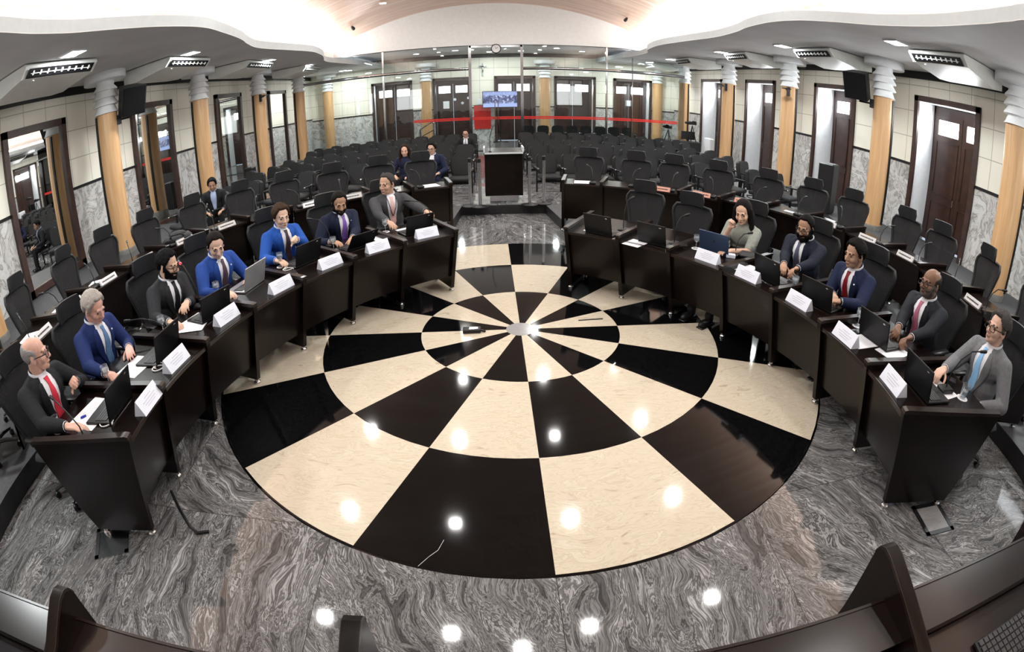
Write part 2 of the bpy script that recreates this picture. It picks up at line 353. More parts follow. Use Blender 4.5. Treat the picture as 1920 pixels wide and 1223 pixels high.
mb = MB(); mb.box((0, 5.62, PF+.003), (2.5, 1.2, .006)); struct(mb.build('floor_lectern_slab', M['floor'], smooth=0), 'marble slab on the platform under the lectern')
for s in (-1, 1):
    mb = MB(); mb.box((s*8.35, 6.75, .045), (2.2, .5, .09)); struct(mb.build('floor_step', M['riser'], smooth=0), 'step down from the platform')
mb = MB(); mb.slab([(XW0, 16.45), (XW1, 16.45), (XW1, YB), (XW0, YB)], 0, .03); struct(mb.build('floor_back', M['floor'], smooth=0))

# side walls: piers and lintels round the openings
DT = 3.43; DR = [(-6.8, -4.7), (-2.45, -.4), (1.86, 3.92), (6.29, 8.24), (10.63, 12.75), (14.87, 16.98)]
ML = [(-7.3, -5.3), (-2.95, -.95), (1.45, 3.39), (5.9, 7.86), (10.49, 12.46), (14.96, 16.91)]
def wall(name, x0, x1, ops, mtl):
    mb = MB(); md = MB(); tr_ = MB(); y = YF-.3
    def seg(y0, y1):
        mb.box(((x0+x1)/2, (y0+y1)/2, (1.88+5.2)/2), (x1-x0, y1-y0, 5.2-1.88)); md.box(((x0+x1)/2, (y0+y1)/2, .91), (x1-x0, y1-y0, 1.82))
        tr_.box(((x0+x1)/2, (y0+y1)/2, 1.85), (x1-x0+.03, y1-y0, .06))
    for a, b_ in ops:
        seg(y, a); mb.box(((x0+x1)/2, (a+b_)/2, (DT+5.2)/2), (x1-x0, b_-a, 5.2-DT)); y = b_
    seg(y, YB+.2)
    w_ = struct(mb.build(name, mtl, smooth=0), 'cream panelled wall over a grey marble dado'); md.build('dado', M['dado'], w_, 0); tr_.build('dado_rail', M['plastic'], w_, 0)
wall('wall_left', XW0-.3, XW0, [], M['panelY'])
wall('wall_right', XW1, XW1+.85, DR, M['panelY'])
BD = [(-5.81, -3.83), (-2.8, -1.0), (.13, 2.06), (3.01, 5.0), (5.94, 7.87)]
mb = MB(); md = MB(); tr_ = MB(); x = XW0-.3
def bseg(a, b_):
    mb.box(((a+b_)/2, YB+.45, (1.78+5.2)/2), (b_-a, .9, 5.2-1.78)); md.box(((a+b_)/2, YB+.45, .86), (b_-a, .9, 1.72)); tr_.box(((a+b_)/2, YB+.45, 1.75), (b_-a, .93, .06))
for a, b_ in BD:
    bseg(x, a); mb.box(((a+b_)/2, YB+.45, (3.25+5.2)/2), (b_-a, .9, 5.2-3.25)); x = b_
bseg(x, XW1+.3)
w_ = struct(mb.build('wall_back', M['panelX'], smooth=0), 'cream panelled end wall'); md.build('dado', M['dado'], w_, 0); tr_.build('dado_rail', M['plastic'], w_, 0)
mb = MB(); mb.box((0, YF-.15, 2.6), (19, .3, 5.2)); mb.box((0, YF-.15, 5.6), (13, .3, 1.6)); struct(mb.build('wall_front', M['white'], smooth=0))
for i, x in enumerate((-6.9, 6.9)):
    mb = MB(); [mb.box((x+sx*1.15, YF+.03, 2.6), (.1, .1, 2.4)) for sx in (-1, 0, 1)]; [mb.box((x, YF+.03, z), (2.4, .1, .1)) for z in (1.42, 3.78)]; w_ = struct(mb.build('window_%d' % (i+1), M['frame'], smooth=0)); mb = MB(); mb.box((x, YF+.01, 2.6), (2.3, .02, 2.3)); mb.build('pane', M['fill_pane'], w_, 0)  # added windows with glowing panes, put here as frontal fill light
for s, xw in ((-1, XW0), (1, XW1)):
    mb = MB(); mb.box((xw-s*.02, (YF+YB)/2, 3.98), (.04, YB-YF, .18)); struct(mb.build('trim_%d' % (1 if s < 0 else 2), M['plastic'], smooth=0))
mb = MB(); mb.box(((XW0+XW1)/2, YB-.02, 4.36), (XW1-XW0, .04, .2)); struct(mb.build('trim_3', M['plastic'], smooth=0))
# doors: dark frame, white reveal, double leaves with lit top panes set back in the thickness of the wall
dn = [0]
def door(name_i, p0, u, nrm, wid, z0, top, depth, leaf_gap=0, label='', swing=0):
    # p0: corner on the wall face at the start; u along the wall, nrm into the reveal
    R = Mx.Identity(4)
    U, Nn = V(u), V(nrm)
    for i in range(3): R[i][0], R[i][1], R[i][2], R[i][3] = U[i], Nn[i], (0, 0, 1)[i], p0[i]
    e = bpy.data.objects.new('door_%d' % name_i, None); COL.objects.link(e); e.matrix_world = R; struct(e, label)
    fb = MB(); fw = .13
    fb.box((fw/2-.02, -.03, (z0+top)/2+.02), (fw, .07, top-z0+.06)); fb.box((wid-fw/2+.02, -.03, (z0+top)/2+.02), (fw, .07, top-z0+.06)); fb.box((wid/2, -.03, top+.0), (wid+.04, .07, .13))
    fb.build('door_frame', M['frame'], e, 0)
    jb = MB()
    jb.box((.0+.01, depth/2, (z0+top)/2), (.02, depth, top-z0)); jb.box((wid-.01, depth/2, (z0+top)/2), (.02, depth, top-z0)); jb.box((wid/2, depth/2, top-.01), (wid, depth, .02))
    jb.build('reveal', M['jamb'], e, 0)
    tl = top-.22; lw = wid/2-.09
    cb = MB(); cb.box((wid/2, depth-.0, top-.08), (wid, .06, .3)); cb.box((.035, depth, (z0+top)/2), (.07, .06, top-z0)); cb.box((wid-.035, depth, (z0+top)/2), (.07, .06, top-z0)); cb.build('inner_frame', M['door'], e, 0)
    for k in (0, 1):
        cx = wid/2 + (k-.5)*(lw+.02); ph = .36
        lb = MB(); zp = tl-.12-ph
        lb.box((cx, depth-.02, (z0+zp)/2), (lw, .05, zp-z0)); lb.box((cx, depth-.02, tl-.06), (lw, .05, .12))
        for s in (-1, 1): lb.box((cx+s*(lw/2-.06), depth-.02, zp+ph/2), (.12, .05, ph))
        for za, zb in ((z0+.15, z0+.95), (z0+1.15, zp-.15)):
            for s in (-1, 1): lb.box((cx+s*(lw/2-.11), depth-.055, (za+zb)/2), (.03, .02, zb-za))
            for zz in (za, zb): lb.box((cx, depth-.055, zz), (lw-.19, .02, .03))
        lf = lb.build('door_leaf', M['door'], e, 0)
        pb = MB(); pb.box((cx, depth+.0, zp+ph/2), (lw-.2, .02, ph+.02)); pb.build('pane', M['daylight'], lf, 0)
    hb = MB(); hb.box((wid/2-.06, depth-.07, z0+1.05), (.02, .03, .16)); hb.build('handle', M['chrome'], e, 0)
    return e
for i, (a, b_) in enumerate(DR):
    if i == 0: continue
    door(i, (XW1, b_, 0), (0, -1, 0), (1, 0, 0), b_-a, PF if b_ < 6 else 0, DT, .75, label='dark double door with lit top panes in the right wall, %s from the camera end' % ORD[i-1])
for i, (a, b_) in enumerate(BD):
    door(6+i, (a, YB, 0), (1, 0, 0), (0, 1, 0), b_-a, 0.03, 3.25, .8, label='dark double door with lit top panes in the end wall, %s from the left' % ORD[i])
# columns
COLS = [(-8.03, y) for y in (-.25, 3.89, 7.97, 12.05, 16.15, 20.28)] + [(8.19, y) for y in (-4.0, .26, 4.15, 8.29, 12.35, 16.75, 20.45)] + [(-3.12, 20.2), (2.5, 20.2), (-8.03, -4.4)]
mcol = None
sb = MB(); sb.lathe([(.255, .29), (.255, 3.2)], 40); ring = MB(); ring.lathe([(.275, 0), (.275, .26), (.262, .29)], 40)
cp = MB(); cp.lathe([(.2, 3.2), (.30, 3.2), (.265, 3.24), (.215, 3.36), (.215, 3.37), (.305, 3.375), (.30, 3.40), (.215, 3.52), (.215, 3.53), (.305, 3.535), (.30, 3.56), (.215, 3.68), (.215, 3.69), (.295, 3.695), (.29, 3.72), (.215, 3.80), (.215, 3.9)], 40)
ds = MB(); ds.lathe([(.49, 3.9), (.5, 3.91), (.5, ZS), (.49, ZS)], 40)
e0 = bpy.data.objects.new('column', None); COL.objects.link(e0)
sb.build('shaft', M['oak'], e0); ring.build('base_ring', M['ringstone'], e0); cp.build('capital', M['white'], e0, 50); ds.build('ceiling_disc', M['white'], e0, 50)
for i, (x, y) in enumerate(COLS):
    e = e0 if i == len(COLS)-1 else dup(e0, (0, 0, 0), 0, '')
    e.location = (x, y, 0); struct(e, 'round oak veneered column with white fluted capital')
    if abs(x) > 5 and y < 20:
        s = 1 if x > 0 else -1; xw = XW1 if s > 0 else XW0
        bb = MB(); bb.box((s*.10, 0, 1.75), (.06, .525, 2.84)); bb.build('backing_strip', M['plastic'], e, 0)
# soffits with wavy edges, vault, end arch
def cat(P, n=6):
    out = []
    for i in range(len(P)-1):
        a, b_, c, d = P[max(i-1, 0)], P[i], P[i+1], P[min(i+2, len(P)-1)]
        for k in range(n):
            t = k/n
            out.append(tuple(.5*((2*b_[j])+(-a[j]+c[j])*t+(2*a[j]-5*b_[j]+4*c[j]-d[j])*t*t+(-a[j]+3*b_[j]-3*c[j]+d[j])*t**3) for j in (0, 1)))
    return out+[P[-1]]
WL = [(-5.3, -8.1), (-4.85, -5), (-5.05, -2.2), (-5.2, -1.23), (-5.34, -.5), (-5.35, .3), (-5.16, 1.13), (-4.95, 1.9), (-4.78, 2.86), (-4.89, 3.8), (-5.1, 4.95), (-5.34, 5.77), (-5.52, 6.59), (-5.5, 7.37), (-5.34, 8.35), (-5.17, 9.29), (-5.14, 9.95), (-5.29, 11.05), (-5.52, 11.95), (-5.8, 12.92), (-5.85, 13.94), (-5.62, 15.81), (-5.3, 18.43), (-5.2, 20.6)]
WR = [(5.3, -8.1), (4.85, -5), (4.9, -2.2), (5.1, -1.4), (5.28, -.84), (5.5, .26), (5.46, 1.41), (5.13, 2.28), (4.86, 2.95), (4.75, 3.78), (4.85, 4.85), (5.02, 5.66), (5.15, 7.07), (5.0, 8.84), (4.87, 10.5), (5.05, 12.2), (5.4, 13.4), (5.44, 15.13), (5.28, 16.41), (5.1, 18.5), (5.03, 20.6)]
for nm, W_, xw in (('ceiling_left', WL, XW0-.3), ('ceiling_right', WR, XW1+.3)):
    c = cat(W_); poly = c + [(xw, 20.6), (xw, -8.1)]
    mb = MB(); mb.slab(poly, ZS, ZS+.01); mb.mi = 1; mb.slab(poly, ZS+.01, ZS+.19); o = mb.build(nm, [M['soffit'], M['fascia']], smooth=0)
    struct(o, 'grey soffit with a wavy white edge')
mb = MB(); xs = [-6.4+12.8*i/40 for i in range(41)]; ys = [-8.1, 16.2]
vv = [(x, y, vault_z(x)) for y in ys for x in xs]; mb._add(vv, [(i, i+1, 41+i+1, 41+i) for i in range(40)])
struct(mb.build('ceiling_vault', M['vault'], smooth=60), 'peach boarded barrel vault')
for s in (-1, 1):
    mb = MB(); mb.box((s*6.45, 4.0, 4.55), (.1, 24.4, .62)); struct(mb.build('wall_cove', M['white'], smooth=0))
mb = MB(); prof = [(-6.5, ZB), (6.5, ZB), (6.5, 4.9)] + [(x, vault_z(x)+.03) for x in [6.4-12.8*i/30 for i in range(31)]] + [(-6.5, 4.9)]
mb.prism([(x, 16.1, z) for x, z in prof], (0, 0, 0), (0, .3, 0)); struct(mb.build('wall_arch', M['arch'], smooth=0), 'white arched end of the vault above the glass')
mb = MB(); mb.box((0, 18.4, ZB+.05), (11.4, 4.4, .1)); struct(mb.build('ceiling_back', M['soffit'], smooth=0))

# ------------------------------------------------------------------ lamps you can see
def lampdisc(kind, lbl, x, y, z, square, r):
    e = thing('ceiling_light', lbl, 'ceiling light', (x, y, z), 0, kind)
    mb = MB(); md = MB()
    if square: mb.box((0, 0, -.012), (2*r+.05, 2*r+.05, .024)); md.box((0, 0, -.014), (2*r, 2*r, .024))
    else: mb.lathe([(r+.03, -.02), (r+.03, .0)], 20); md.lathe([(r, -.024), (r, -.004)], 20)
    mb.build('rim', M['white'], e); md.build('diffuser', M['lamp'], e)
for i, (x, y) in enumerate(SOFFIT_LIGHTS):
    lampdisc('square lamps in the grey soffit', 'square white lamp in the %s grey soffit, %s from the camera end' % ('left' if x < 0 else 'right', ORD[sorted(q for p, q in SOFFIT_LIGHTS if p*x > 0).index(y)]), x, y, ZS, True, .16)
for i, (x, y) in enumerate(VAULT_LIGHTS):
    lampdisc('round lamps in the peach vault', 'round lamp in the peach vault, %s from left, %s row from the camera' % (ORD[sorted(p for p, q in VAULT_LIGHTS if q == y).index(x)], ORD[sorted(set(q for p, q in VAULT_LIGHTS)).index(y)]), x, y, vault_z(x)-.05, False, .10)
for i, (x, y) in enumerate(BACK_LIGHTS):
    lampdisc('small round lamps beyond the glass', 'small round lamp in the flat ceiling beyond the glass, %s from the left' % ORD[sorted(p for p, q in BACK_LIGHTS).index(x)], x, y, ZB, False, .12)
for l, x in (('left', -5.05), ('right', 4.82)):
    e = thing('spotlight', 'small dark spotlight on the %s flank of the vault near its arched end' % l, 'spotlight', (x, 14.0, vault_z(x)-.02)); mb = MB(); mb.lathe([(.05, -.02), (.05, 0)], 14); mb.build('mount', M['plastic'], e); mb = MB(); mb.cap((0, 0, -.03), .05, (-.08*(1 if x > 0 else -1), -.14, -.12), .07); mb.build('head', M['plastic'], e)
# ------------------------------------------------------------------ glass partition
YG = 16.25
gp = thing('glass_partition', 'tall clear glass partition with steel posts and a red warning stripe', 'glass partition', (0, YG, 0))
for x0, x1 in ((-7.78, -4.4), (-4.36, -.92), (1.17, 4.56), (4.6, 5.66), (5.68, 7.92)):
    mb = MB(); mb.box(((x0+x1)/2, 0, (.02+ZS)/2 if abs(x0+x1) > 10.2 else ZB/2), (x1-x0, .012, ZS-.03 if abs(x0+x1) > 10.2 else ZB-.04)); mb.build('glass_pane', M['glass'], gp, 0)
mb = MB(); mb.box((.125, 0, 3.96), (1.98, .012, .86)); mb.build('glass_pane', M['glass'], gp, 0)
for k, (x0, x1) in enumerate(((-.84, .115), (.135, 1.09))):
    mb = MB(); mb.box(((x0+x1)/2, .02, 1.78), (x1-x0, .012, 3.5)); dd = mb.build('glass_door', M['glass'], gp, 0)
    mb = MB(); x = .06 if k == 0 else .19; mb.tube([(x, -.06, .75), (x, -.06, 2.1)], .016); [mb.tube([(x, -.06, z), (x, .02, z)], .01) for z in (.85, 2.0)]; mb.build('handle', M['steel'], dd)
for x, wd, zt in ((-4.38, .07, ZB), (-.9, .11, ZB), (1.15, .11, ZB), (4.58, .07, ZB), (5.67, .03, ZS)):
    mb = MB(); mb.box((x, -.01, zt/2), (wd, .09, zt)); mb.build('post', M['steel'], gp, 0)
for x0, x1, zz in ((-7.8, -.95, 3.47), (1.2, 7.95, 3.45)):
    mb = MB(); mb.tube([(x0, -.05, zz), (x1, -.05, zz)], .06, 12); mb.build('rail', M['steel'], gp)
mb = MB(); mb.box((.125, -.01, ZB-.05), (2.1, .09, .08)); mb.build('top_rail', M['steel'], gp, 0)
for x0, x1 in ((-3.2, -.96), (-.84, 1.09), (1.21, 4.54), (4.62, 7.7)):
    mb = MB(); mb.box(((x0+x1)/2, -.012, 1.42), (x1-x0, .006, .05)); mb.box(((x0+x1)/2, -.012, 1.355), (x1-x0, .006, .05)); mb.build('red_stripe', M['red'], gp, 0)
e = thing('wall_clock', 'round white clock with black rim over the glass doors', 'clock', (.14, YG-.12, 4.28))
TX = Mx.Rotation(rad(90), 4, 'X')
mb = MB(); mb.lathe([(.165, 0), (.2, 0), (.2, .06), (.165, .065)], 32, TX, cap=False); mb.build('rim', M['plastic'], e)
mb = MB(); mb.lathe([(.17, 0), (.17, .04)], 32, TX); mb.build('dial', M['paper'], e)
mb = MB(); mb.box((.03, -.05, .03), (.012, .008, .11), ry=rad(45)); mb.box((-.02, -.05, .05), (.008, .008, .14), ry=rad(-20)); mb.build('hands', M['plastic'], e)
# things on the end wall, seen through the glass, and a screen reflected in it
e = thing('crucifix', 'pale crucifix hanging on the cream end wall', 'crucifix', (-.42, YB-.03, 3.33))
mb = MB(); mb.box((0, 0, .33), (.07, .04, .66)); mb.box((0, 0, .47), (.38, .04, .07)); mb.build('cross', M['fascia'], e, 0); mb = MB(); mb.cap((0, -.04, .2), .025, (0, -.04, .42), .04); mb.ell((0, -.05, .5), (.035, .03, .04)); mb.cap((-.15, -.04, .49), .015, (.15, -.04, .49), .015); mb.build('figure', M['chrome'], e)
mt = bpy.data.materials.new('reflected_picture'); mt.use_nodes = True; nt = mt.node_tree; b = nt.nodes['Principled BSDF']; tc = N(nt, 'ShaderNodeTexCoord'); vo = N(nt, 'ShaderNodeTexVoronoi', Scale=13.0); nt.links.new(tc.outputs['Object'], vo.inputs['Vector'])  # bluish glow stands in for a television reflected in the glass doors
r = ramp(nt, [(0, (.01, .012, .05)), (.4, (.03, .04, .16)), (.55, (.25, .28, .55)), (.62, (.04, .05, .2)), (.85, (.55, .6, .9))]); nt.links.new(vo.outputs['Color'], r.inputs['Fac'])
sx_ = N(nt, 'ShaderNodeSeparateXYZ'); nt.links.new(tc.outputs['Object'], sx_.inputs[0]); zr = ramp(nt, [(0, (1, 1, 1)), (.16, (1, 1, 1)), (.22, (0, 0, 0)), (.55, (0, 0, 0)), (.62, (.8, .8, .8)), (.8, (.6, .6, .6))]); nt.links.new(sx_.outputs['Z'], zr.inputs['Fac'])
mx_ = N(nt, 'ShaderNodeMixRGB'); mx_.inputs[2].default_value = (.45, .55, 1, 1); nt.links.new(zr.outputs['Color'], mx_.inputs[0]); nt.links.new(r.outputs['Color'], mx_.inputs[1]); nt.links.new(mx_.outputs[0], b.inputs['Emission Color']); b.inputs['Emission Strength'].default_value = .9; b.inputs['Base Color'].default_value = (.01, .01, .02, 1); M['tv_reflection'] = mt
e = thing('reflection', 'wide bluish meeting picture modelled beyond the glass doors for a reflected screen', 'reflection', (.37, YB-.45, 1.75))
mb = MB(); mb.box((0, .03, .39), (1.66, .06, .82), bev=.01); mb.build('casing', M['plastic'], e, 0); mb = MB(); mb.box((0, -.004, .39), (1.6, .01, .76)); mb.build('screen', M['tv_reflection'], e, 0); mb = MB(); mb.tube([(0, .09, .2), (0, .09, -1.72)], .025); mb.box((0, .08, -1.71), (.7, .4, .03)); mb.build('stand', M['plastic'], e, 0)  # casing, screen and stand added to carry the reflected picture
e = thing('banner', 'red banner hanging on the end wall left of the reflected picture', 'banner', (-.47, YB-.03, .68)); mb = MB(); mb.box((0, 0, .59), (.8, .02, 1.18)); mb.build('cloth', M['red'], e, 0); mb = MB(); mb.tube([(-.42, 0, 1.18), (.42, 0, 1.18)], .015); mb.build('rod', M['steel'], e)
for x, z, wd, hh, nm, lb in ((-2.25, 1.75, .3, .38, 'notice', 'white notice on the second dark door of the end wall'), (-.62, 1.9, .2, .3, 'notice', 'white notice on the end wall above the red banner'), (-.36, 1.95, .18, .3, 'notice', 'pale blue notice on the end wall above the red banner'), (6.9, 1.9, .3, .3, 'notice', 'white notice on the last dark door of the end wall')):
    o = MB(); o.box((0, 0, hh/2), (wd, .008, hh)); o = o.build(nm, M['paper'], None, 0); o.location = (x, YB+.74 if 'door' in lb else YB-.01, z); tag(o, lb, 'notice')
e = thing('wall_sign', 'small sign with black characters on the end wall', 'sign', (-3.25, YB-.02, 2.1)); mb = MB(); mb.box((0, 0, .1), (.34, .02, .24)); mb.build('board', M['paper'], e, 0)
tc_ = bpy.data.curves.new('lettering', 'FONT'); tc_.body = 'P2-1'; tc_.size = .16; tc_.align_x = 'CENTER'; tc_.extrude = .004; lo = bpy.data.objects.new('tmp', tc_); COL.objects.link(lo); lm = bpy.data.meshes.new_from_object(lo.evaluated_get(bpy.context.evaluated_depsgraph_get())); bpy.data.objects.remove(lo); lo = mkobj('lettering', lm, M['plastic'], e, 0); lo.location = (0, -.015, .05); lo.rotation_euler = (rad(90), 0, 0)
for i, (x, z) in enumerate(((-1.82, 2.2), (-1.45, 2.0), (-1.15, 2.25))):
    mb = MB(); mb.lathe([(.07, 0), (.07, .006)], 20, TX); o = mb.build('round_sticker', M['tent'], None, 0); o.location = (x, YB+.74, z); tag(o, 'round pale blue sticker on the second dark door, %s from the left' % ORD[i], 'sticker', 'stickers on the dark door')
e = thing('handrail', 'bent steel handrail left of the glass doors beyond the seats', 'handrail', (-2.6, YG+.7, .22)); mb = MB(); mb.tube([(-.45, 0, -.19), (-.45, 0, .78), (.0, 0, 1.05), (.1, 0, 1.08), (.16, 0, 1.02), (.16, 0, -.19)], .034, 10); mb.tube([(-.45, 0, .45), (.16, 0, .75)], .02); mb.build('rail', M['steel'], e)
# ------------------------------------------------------------------ air conditioners, loudspeakers, brackets, mirrors
def aircon(lbl, x, y, s, big=1.76):
    e = thing('air_conditioner', lbl, 'air conditioner', (x, y, ZS), face_rz((-s, 0)), 'air conditioners under the soffit')
    # local +Y points into the room; profile in (y, z)
    L = big
    pr = [(-.62, -.02), (.72, -.02), (.74, -.07), (.60, -.22), (-.25, -.34), (-.62, -.30)]
    mb = MB(); mb.prism([(-L/2, a, b_) for a, b_ in pr], (0, 0, 0), (L, 0, 0)); mb.build('casing', M['ac'], e, 25)
    mb = MB(); mb.prism([(-L/2+.08, a, b_) for a, b_ in ((.735, -.105), (.745, -.095), (.645, -.20), (.62, -.215))], (0, 0, 0), (L-.16, 0, 0)); lv = mb.build('louvre', M['screenblk'], e, 0)
    mb = MB()
    mb.box((0, .692, -.16), (L-.3, .008, .008))
    for k in range(9): mb.box((-L/2+.2+k*(L-.4)/8, .70, -.155), (.03, .01, .07), rx=rad(-42))
    mb.build('grille', M['ac'], lv, 0)
    mb = MB(); mb.cyl((L/2-.3, .56, -.25), .02, .01, 12); mb.build('emblem', M['lamp' if False else 'white'], e)
for i, y in enumerate((1.25, 5.4, 9.35, 14.1, -3.2)): aircon('white air conditioner under the left soffit, %s from the camera end' % ORD[[-3.2, 1.25, 5.4, 9.35, 14.1].index(y)], -7.35, y, -1)
for i, y in enumerate((1.4, 5.4, 9.4, 13.8, 18.0)): aircon('white air conditioner under the right soffit, %s from the camera end' % ORD[i], 7.62, y, 1, (1.4, 1.5, 1.4, 1.4, 1.4)[i])
def speaker(lbl, x, y, z, rz, col):
    e = thing('loudspeaker', lbl, 'loudspeaker', (x, y, z), rz, 'black loudspeakers hung on the columns')
    T = Mx.Rotation(rad(-16), 4, 'X')
    mb = MB(); mb.prism([(-.3, .2, -.31), (.3, .2, -.31), (.22, -.2, -.31), (-.22, -.2, -.31)], (0, 0, 0), (0, 0, .62), T); mb.build('cabinet', M['plastic'], e, 25)
    mb = MB(); mb.box((0, .205, 0), (.54, .012, .58), M=T); mb.build('grille', M['screenblk'], e, 0)
    bx = MB(); lx, ly = col[0]-x, col[1]-y; c_, s_ = cos(-rz), sin(-rz); q = (lx*c_-ly*s_, lx*s_+ly*c_)
    d = hypot(*q); k = (d-.26)/d
    bx.tube([(0, -.1, -.28), (0, -.1, -.36), (q[0]*k, q[1]*k, -.36)], .022); bx.box((q[0]*k, q[1]*k, -.36), (.12, .12, .2)); bx.build('bracket', M['plastic'], e)
speaker('black loudspeaker hung on the nearest left column beside the tall mirror', -7.55, 4.22, 3.36, face_rz((.95, -.45)), (-8.03, 3.89))
speaker('black loudspeaker hung on the right column beside the open brown door', 7.68, 4.52, 3.36, face_rz((-.95, -.45)), (8.19, 4.15))
for lbl, cx, cy, dx, dy in (('black empty speaker bracket on the third left column', -8.03, 12.05, .5, -.6), ('black empty speaker bracket on the right column behind the loudspeaker', 8.19, 8.29, -.5, -.6), ('black empty speaker bracket on the right column by the glass', 8.19, 12.35, -.6, -.5)):
    e = thing('speaker_bracket', lbl, 'bracket', (cx, cy, 3.05)); mb = MB(); d = hypot(dx, dy); ux, uy = dx/d, dy/d
    mb.box((ux*.27, uy*.27, 0), (.08, .08, .26)); mb.tube([(ux*.27, uy*.27, 0), (ux*.75, uy*.75, .03)], .022); mb.box((ux*.75, uy*.75, .05), (.2, .2, .03)); mb.build('bracket_arm', M['plastic'], e)
for i, (a, b_) in enumerate(ML):
    e = thing('wall_mirror', 'tall brown framed mirror on the left wall, %s from the camera end' % ORD[i], 'mirror', (XW0, (a+b_)/2, 0), 0, 'tall mirrors along the left wall'); wd = b_-a; z0 = .2 if i < 3 else .05
    mb = MB()
    for s in (-1, 1): mb.box((.04, s*(wd/2-.07), (z0+DT)/2), (.1, .14, DT-z0))
    mb.box((.04, 0, DT-.07), (.1, wd, .14)); mb.box((.04, 0, z0+.07), (.1, wd, .14)); mb.build('frame', M['frame'], e, 0)
    mb = MB(); mb.box((.012, 0, (z0+DT)/2), (.02, wd-.1, DT-z0-.1)); mb.build('mirror_pane', M['mirror'], e, 0)

# ------------------------------------------------------------------ lectern and rope posts
e = thing('lectern', 'tall black lectern with white edged top at the end of the aisle', 'lectern', (.03, 5.45, PF+.006))
mb = MB(); mb.box((0, .05, .55), (.74, .42, .86), bev=.01); mb.build('body', M['wood'], e, 0)
mb = MB(); mb.box((0, -.02, .085), (.56, .42, .11)); mb.build('plinth', M['steel'], e, 0)
mb = MB(); mb.box((0, .04, .995), (.76, .54, .03), rx=rad(6)); mb.build('top', M['screenblk'], e, 0)
mb = MB(); mb.box((0, -.235, .985), (.74, .02, .03)); mb.box((-.375, .05, 1.045), (.03, .5, .09)); mb.box((.375, .05, 1.045), (.03, .5, .09)); mb.build('edge_trim', M['fascia'], e, 0)
mb = MB(); mb.tube([(-.26, -.05, 1.0), (-.26, .0, 1.3), (-.2, -.05, 1.5)], .007); mb.cyl((-.26, -.05, .99), .03, .02); mb.build('microphone', M['plastic'], e)
RP = [(-.62, 4.98), (-.44, 4.90), (.50, 4.98), (.78, 5.08)]
for i, (x, y) in enumerate(RP):
    e = thing('rope_post', 'polished steel rope post %s of the black lectern' % ['on the left side, farther out,', 'on the left side, closer in,', 'on the right side, closer in,', 'on the right side, farther out,'][i], 'rope post', (x, y, PF), 0, 'rope posts beside the lectern')
    mb = MB(); mb.lathe([(.16, 0), (.16, .015), (.05, .035), (.03, .05)], 24); mb.build('base', M['plastic'], e)
    mb = MB(); mb.lathe([(.032, .05), (.032, .86)], 16); mb.build('pole', M['bright'], e)
    mb = MB(); mb.lathe([(.034, .86), (.034, .93), (.02, .945)], 16); mb.build('head', M['plastic'], e)

